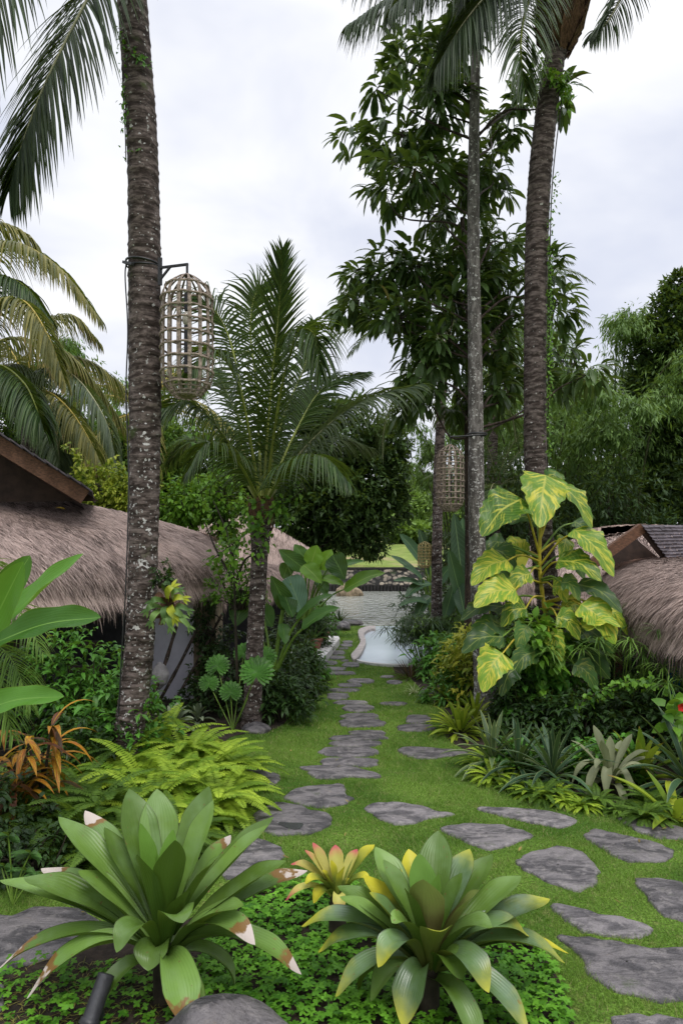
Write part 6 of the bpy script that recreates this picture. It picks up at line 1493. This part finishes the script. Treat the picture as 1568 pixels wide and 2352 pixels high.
# broad-leaved vine mass below it
rs = np.random.RandomState(21)
hedge('broadleaf_vine', 'mass of glossy dark green vine leaves covering the foot of the right palm trunk', 'vine', W(1232, 1600, 8.4), np.array([.50, .35, .62]), 'shrub', 300, .16, .10, 21, per=4)
hedge('broadleaf_vine', 'vine with fresh green leaves just under the stem of the variegated climber', 'vine', W(1225, 1490, 8.3), np.array([.46, .3, .45]), 'vine', 170, .15, .10, 22, per=4)
t = thing('climbing_vine', 'arching vine with round light green leaves over the dark right bed', 'vine', W(1400, 1640, 7.4)); m = M()
for path in ([(1300, 1660, 7.6), (1340, 1610, 7.5), (1400, 1580, 7.4), (1470, 1565, 7.3), (1560, 1590, 7.2)], [(1360, 1600, 7.5), (1430, 1570, 7.3), (1500, 1560, 7.3)], [(1200, 1700, 7.9), (1260, 1680, 7.7), (1310, 1640, 7.6)]):
    P = [W(*p) for p in path]; m.cur = 0; vine(m, P, 85, .075, .055, rs, .10, .1); m.cur = 1; m.tube(spline(P, 20), .008, 5)
m.build('leaves', [MT['vine'], MT['stem_dark']], t)
# slim dark shrubs, the dark fill of the bed
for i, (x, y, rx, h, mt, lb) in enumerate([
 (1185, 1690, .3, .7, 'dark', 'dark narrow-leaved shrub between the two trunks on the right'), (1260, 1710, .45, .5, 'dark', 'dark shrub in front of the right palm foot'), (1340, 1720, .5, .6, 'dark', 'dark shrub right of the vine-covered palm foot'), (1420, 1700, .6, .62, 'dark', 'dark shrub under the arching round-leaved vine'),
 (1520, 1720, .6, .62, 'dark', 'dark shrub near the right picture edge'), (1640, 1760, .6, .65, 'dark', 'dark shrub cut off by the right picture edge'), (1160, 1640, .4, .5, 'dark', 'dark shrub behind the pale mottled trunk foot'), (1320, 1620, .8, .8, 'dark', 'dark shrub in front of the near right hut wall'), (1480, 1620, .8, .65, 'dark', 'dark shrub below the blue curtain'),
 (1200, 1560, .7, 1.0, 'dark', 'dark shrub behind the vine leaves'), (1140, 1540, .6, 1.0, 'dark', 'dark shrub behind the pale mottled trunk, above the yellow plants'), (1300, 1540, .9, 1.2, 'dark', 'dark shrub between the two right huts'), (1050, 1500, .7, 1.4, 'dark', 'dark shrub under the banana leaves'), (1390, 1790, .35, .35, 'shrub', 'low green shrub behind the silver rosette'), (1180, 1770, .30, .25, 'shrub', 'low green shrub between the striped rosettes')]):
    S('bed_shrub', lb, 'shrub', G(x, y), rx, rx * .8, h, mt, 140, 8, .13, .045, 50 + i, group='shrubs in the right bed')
# papyrus
def papyrus(name, label, base, n, h, sp, ul, seed, mat='papyrus', rays=26, w=.012, top=None):
    rs = np.random.RandomState(seed); t = thing(name, label, 'papyrus', base); m = M(); base = np.asarray(base, float); k = M()
    for i in range(n):
        o = rs.normal(size=3) * [sp, sp, 0] * .5; hh = h * rs.uniform(.55, 1.1); b = base + o * .3; e = base + o * 1.4 + Z * hh
        k.tube(spline([b, (b + e) / 2 + o * .1, e], 7), .006, 5, cap=False)
        a = rs.rand(rays) * 2 * PI; el = rs.uniform(-.1, .9, rays); d = np.c_[np.cos(a) * np.cos(el), np.sin(a) * np.cos(el), np.sin(el)]
        ribbons(m, np.repeat(e[None], rays, 0), d, Z, ul * rs.uniform(.7, 1.2, rays), w, 'lance', .7, .2, 6, 2, r=np.full(rays, rs.rand()))
    m.build('foliage', MT[mat], t); k.build('stems', MT['stem_green'], t); return t
papyrus('papyrus', 'papyrus with drooping fine leaves at the pool edge, below the far lantern', G(975, 1530), 60, .85, .50, .34, 1, 'dark', 30, .02)
papyrus('papyrus', 'lighter papyrus tuft right of the slim palm trunk', G(1035, 1530), 26, .9, .5, .34, 2, rays=26, w=.018)
papyrus('papyrus', 'papyrus with starry light green heads in front of the near right hut', W(1400, 1640, 8.6) * [1, 1, 0], 26, 1.25, .75, .30, 3, rays=30, w=.016)
papyrus('papyrus', 'tallest papyrus stems against the dark hut wall', W(1480, 1640, 8.3) * [1, 1, 0], 12, 1.4, .6, .28, 4)
papyrus('papyrus', 'papyrus tuft right behind the vine mass', W(1330, 1640, 8.9) * [1, 1, 0], 14, 1.15, .5, .26, 5, w=.016)
papyrus('papyrus', 'papyrus at the right picture edge beside the blue curtain', W(1570, 1640, 7.6) * [1, 1, 0], 10, 1.25, .5, .28, 6)
# banana-like plants
def banana(label, base, leaves, mat='banana', name='banana_plant'):
    t = thing(name, label, 'banana plant', base)
    for b, tp, w, lift, up in leaves: big_leaf(t, mat, 'stem_green', np.asarray(base) + [0, 0, .2], W(*b), W(*tp), w, lift, 0., 'paddle', up, sr=.03, fold=.3, wave=.05, n=20)
    return t
banana('tall banana plant with upright blue-green leaves between the slim palm and the mottled trunk', G(1055, 1500), [
 ((1070, 1400, 13.6), (1042, 1178, 13.8), .40, 0, (.2, -1, .1)), ((1062, 1390, 13.4), (1030, 1262, 13.2), .34, 0, (.3, -1, .1)), ((1080, 1380, 13.8), (1100, 1190, 14), .36, 0, (-.2, -1, .1)), ((1050, 1330, 13.4), (1068, 1420, 13.1), .3, 0, (-.2, -1, .2)), ((1040, 1350, 13.6), (1020, 1420, 13.4), .28, 0, (.2, -1, .2)), ((1085, 1330, 13.8), (1120, 1240, 13.9), .3, 0, (0, -1, .1)), ((1060, 1320, 13.9), (1062, 1190, 14.2), .3, 0, (0, -1, .1))])
banana('banana plant with leaves spreading left over the river bank by the far lantern', G(1000, 1478), [
 ((975, 1300, 16.5), (918, 1226, 16.6), .30, .05, (.2, -.9, .4)), ((960, 1320, 16.3), (897, 1276, 16.4), .22, .03, (.1, -.6, .8)), ((985, 1290, 16.8), (962, 1215, 16.9), .26, 0, (.1, -1, .2)), ((970, 1345, 16), (903, 1334, 16), .24, .06, (0, -.5, .9)), ((970, 1330, 16.1), (925, 1300, 15.9), .24, .03, (.1, -.6, .8)), ((990, 1340, 16.2), (930, 1372, 15.8), .3, .1, (0, -.6, .8)), ((985, 1320, 16.8), (1010, 1250, 17), .3, 0, (0, -1, .2)), ((990, 1370, 16.0), (955, 1420, 15.8), .3, .1, (-.2, -.8, .5)), ((1000, 1350, 16.4), (1035, 1300, 16.4), .28, .05, (0, -.9, .3)), ((985, 1385, 15.9), (915, 1392, 15.7), .22, .1, (0, -.6, .8))])
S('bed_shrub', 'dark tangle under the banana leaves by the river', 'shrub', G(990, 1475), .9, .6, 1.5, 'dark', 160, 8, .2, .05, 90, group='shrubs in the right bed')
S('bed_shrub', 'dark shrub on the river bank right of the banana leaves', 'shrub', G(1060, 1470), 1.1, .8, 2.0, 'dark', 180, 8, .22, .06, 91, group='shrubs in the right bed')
banana('banana plant with yellow-green leaves seen between the variegated leaves and the mottled trunk', G(1165, 1520), [((1185, 1330, 12.6), (1170, 1230, 12.7), .4, 0, (.1, -1, .1)), ((1175, 1320, 12.4), (1210, 1245, 12.5), .3, 0, (0, -1, .1)), ((1160, 1360, 12.4), (1120, 1300, 12.4), .3, .02, (.2, -.9, .3))], 'yellowplant')
# mixed plants along the right edge of the lawn, far to near
rosette('purple_bromeliad', 'dark purple-brown spiky clump at the near pool edge', 'bromeliad', G(945, 1556), 60, .42, .035, 'purple', 85, 0, .3, 1, prof='blade', r0=.16)
rosette('purple_bromeliad', 'second dark spiky clump right behind the first, under the papyrus', 'bromeliad', G(985, 1548), 50, .42, .035, 'purple', 85, 0, .3, 2, prof='blade', r0=.16)
S('ginger_clump', 'yellow-green leafy clump in the bed right of the pool, tallest', 'plant', G(1060, 1600), .35, .3, .95, 'yellowplant', 70, 7, .19, .055, 61, upb=1.2, group='yellow-green clumps in the right bed')
S('ginger_clump', 'green leafy clump behind the dark purple ones', 'plant', G(1020, 1560), .55, .4, .75, 'shrub', 110, 7, .18, .06, 62, upb=1., group='yellow-green clumps in the right bed')
S('ginger_clump', 'leafy clump with yellow leaves against the pale mottled trunk', 'plant', G(1085, 1620), .35, .3, 1.15, 'yellowplant', 70, 7, .2, .055, 63, upb=1.2, group='yellow-green clumps in the right bed')
S('ginger_clump', 'low green clump in front of the leafy yellow ones', 'plant', G(1040, 1612), .5, .3, .40, 'shrub', 90, 7, .15, .05, 64, upb=.8, group='yellow-green clumps in the right bed')
rosette('yellow_bromeliad', 'bright yellow bromeliad clump right behind the spider plants', 'bromeliad', G(1030, 1612), 40, .34, .05, 'limebrom', 85, 5, .5, 3, r0=.10)
rosette('yellow_bromeliad', 'yellow bromeliad clump at the lawn edge, right of the other yellow one', 'bromeliad', G(1062, 1620), 36, .34, .05, 'limebrom', 85, 5, .5, 4, r0=.10)
for x, y, lb in ((950, 1592, 'cream and green spider plant at the left end of the bed edge'), (978, 1600, 'cream and green spider plant in the middle of the bed edge'), (1005, 1612, 'cream and green spider plant next to the yellow bromeliads')):
    rosette('spider_plant', lb, 'spider plant', G(x, y), 34, .24, .018, 'spider', 80, 5, .9, x, 'spider plants at the bed edge', 'blade')
b = G(1060, 1695) + [0, .12, 0]
rosette('lime_bromeliad', 'dense yellow-green bromeliad at the foot of the pale mottled trunk, by the lawn', 'bromeliad', b, 70, .36, .06, 'limebrom', 88, -5, .5, 6, r0=.12, rise=.12)
rosette('lime_bromeliad', 'smaller yellow-green bromeliad touching the mottled trunk', 'bromeliad', G(1095, 1680) + [0, .15, 0], 40, .34, .055, 'limebrom', 88, 0, .5, 7, r0=.08, rise=.2)
for x, y, L, mt, n, w, lb in [(1130, 1775, .52, 'agave', 34, .06, 'pale green rosette nearest to the pale mottled trunk'), (1190, 1790, .55, 'dracaena', 36, .05, 'dark rosette with cream-edged leaves, left of its twin'), (1268, 1810, .60, 'dracaena', 38, .055, 'dark cream-edged rosette in the middle of the right bed edge'), (1580, 1830, .75, 'dracaena', 34, .08, 'large dark cream-edged rosette cut by the right picture edge')]:
    rosette('striped_rosette', lb, 'agave', G(x, y) + [0, 0, .08], n, L, w, mt, 88, -12, .55, x * .1, 'rosette plants along the right bed edge', 'strap', .5, .04, rise=.08)
# the silver bromeliad, leaf by leaf
CS = W(1400, 1795, 6.25)
bromeliad('silver_bromeliad', 'silvery grey-green bromeliad with curled leaves at the right bed edge', CS, [
 (1362, 1665, .2, .02, .10, 'silver'), (1400, 1690, .1, .02, .09, 'silver'), (1450, 1685, .15, .03, .09, 'silver'), (1380, 1700, -.1, .0, .09, 'silver'), (1310, 1700, .15, .06, .08, 'silver'), (1490, 1725, .1, .08, .09, 'silver'), (1330, 1720, .3, .08, .08, 'silver'),
 (1312, 1800, -.05, .20, .10, 'silver'), (1345, 1838, -.15, .22, .10, 'silver'), (1390, 1828, -.2, .2, .10, 'silver'), (1452, 1838, -.2, .2, .10, 'silver'), (1510, 1800, -.02, .18, .10, 'silver'), (1366, 1765, -.2, .14, .08, 'silver'), (1470, 1845, -.1, .16, .08, 'silver'), (1530, 1760, .2, .14, .09, 'silver'), (1425, 1700, .3, .03, .08, 'silver')], base_r=.04, lowmat='silver')
rosette('lime_bromeliad', 'bright green broad-leaved bromeliad behind the silvery one', 'bromeliad', G(1470, 1800), 22, .52, .10, 'limebrom', 85, 5, .5, 8, r0=.05, rise=.1)
rosette('lime_bromeliad', 'green bromeliad with long leaves in the right corner of the bed', 'bromeliad', G(1550, 1880), 10, .55, .09, 'limebrom', 60, 20, .4, 2, r0=.05)
rosette('wide_leaf_plant', 'light green leaf tuft between the vine mass and the silvery bromeliad', 'plant', G(1310, 1790) + [0, 0, .12], 12, .24, .09, 'vine', 75, 10, .6, 9, prof='oval')
t = thing('hibiscus', 'hibiscus with mottled leaves and one red flower at the right edge', 'hibiscus', W(1560, 1640, 6.4))
m = M(); rs = np.random.RandomState(4); c = W(1548, 1640, 6.4)
ribbons(m, c + rs.normal(size=(20, 3)) * [.05, .05, .10], nrm(rvec(20, rs) + [0, -.5, 0]), [0, -1, .4], .14, .10, 'heart', .4, .2, 5, 3); m.build('foliage', MT['vine'], t)
m = M(); c = W(1563, 1623, 6.3); aa = np.arange(5) * 1.257; ribbons(m, np.repeat(c[None], 5, 0), np.c_[np.cos(aa), -.4 + 0 * aa, np.sin(aa)], [0, -1, 0], .05, .05, 'oval', .2, .3); m.build('flower', MT['red'], t)
# small lime ferns at the bed edge
fl2 = [(1095, 1760), (1130, 1795), (1165, 1812), (1215, 1830), (1245, 1838), (1300, 1850), (1340, 1860), (1480, 1885), (1110, 1740), (1420, 1872), (1490, 1850), (1275, 1835), (1185, 1800), (1370, 1850)]
for i, (x, y) in enumerate(fl2):
    o = F0[i % 3].build('sword_fern', MT['fern']) if i == 0 else o.copy()
    if i: col.objects.link(o)
    else: fern0 = o.data
    if i in (2, 4, 7, 9, 10, 13):
        o.data = prot[(0, 1)].data
    else: o.data = fern0
    o.location = tuple(G(x, y)); o.rotation_euler = (0, 0, i * 1.7); s = .33 + .09 * math.sin(i * 2.); o.scale = (s, s, s)
    tag(o, '%s small fern along the right bed edge, counting away from the pale mottled trunk' % ordn[sorted(range(len(fl2)), key=lambda k: fl2[k][0]).index(i)], 'fern', 'small ferns along the right bed edge')
# ------------------------------------------------------------------ camera, sun, view
cam = bpy.data.cameras.new('camera'); co = bpy.data.objects.new('camera', cam); col.objects.link(co)
co.location = (0, 0, H); co.rotation_euler = (PI / 2, 0, 0)
cam.sensor_fit = 'VERTICAL'; cam.sensor_height = 36; cam.lens = 36 * F / 2352; cam.shift_y = (HY - 1176) / 2352; cam.clip_start = .05; cam.clip_end = 3000
bpy.context.scene.camera = co
sd = bpy.data.lights.new('sun', 'SUN'); so = bpy.data.objects.new('sun', sd); col.objects.link(so)
sd.energy = 1.5; sd.angle = R(25); sd.color = (1, .97, .92); so.rotation_euler = (R(28), R(14), 0)
sc = bpy.context.scene
sc.view_settings.view_transform = 'Standard'; sc.view_settings.look = 'None'; sc.view_settings.exposure = 0.40; sc.view_settings.gamma = 1
sc.cycles.max_bounces = 6; sc.cycles.diffuse_bounces = 2; sc.cycles.glossy_bounces = 2; sc.cycles.transmission_bounces = 3; sc.cycles.transparent_max_bounces = 4
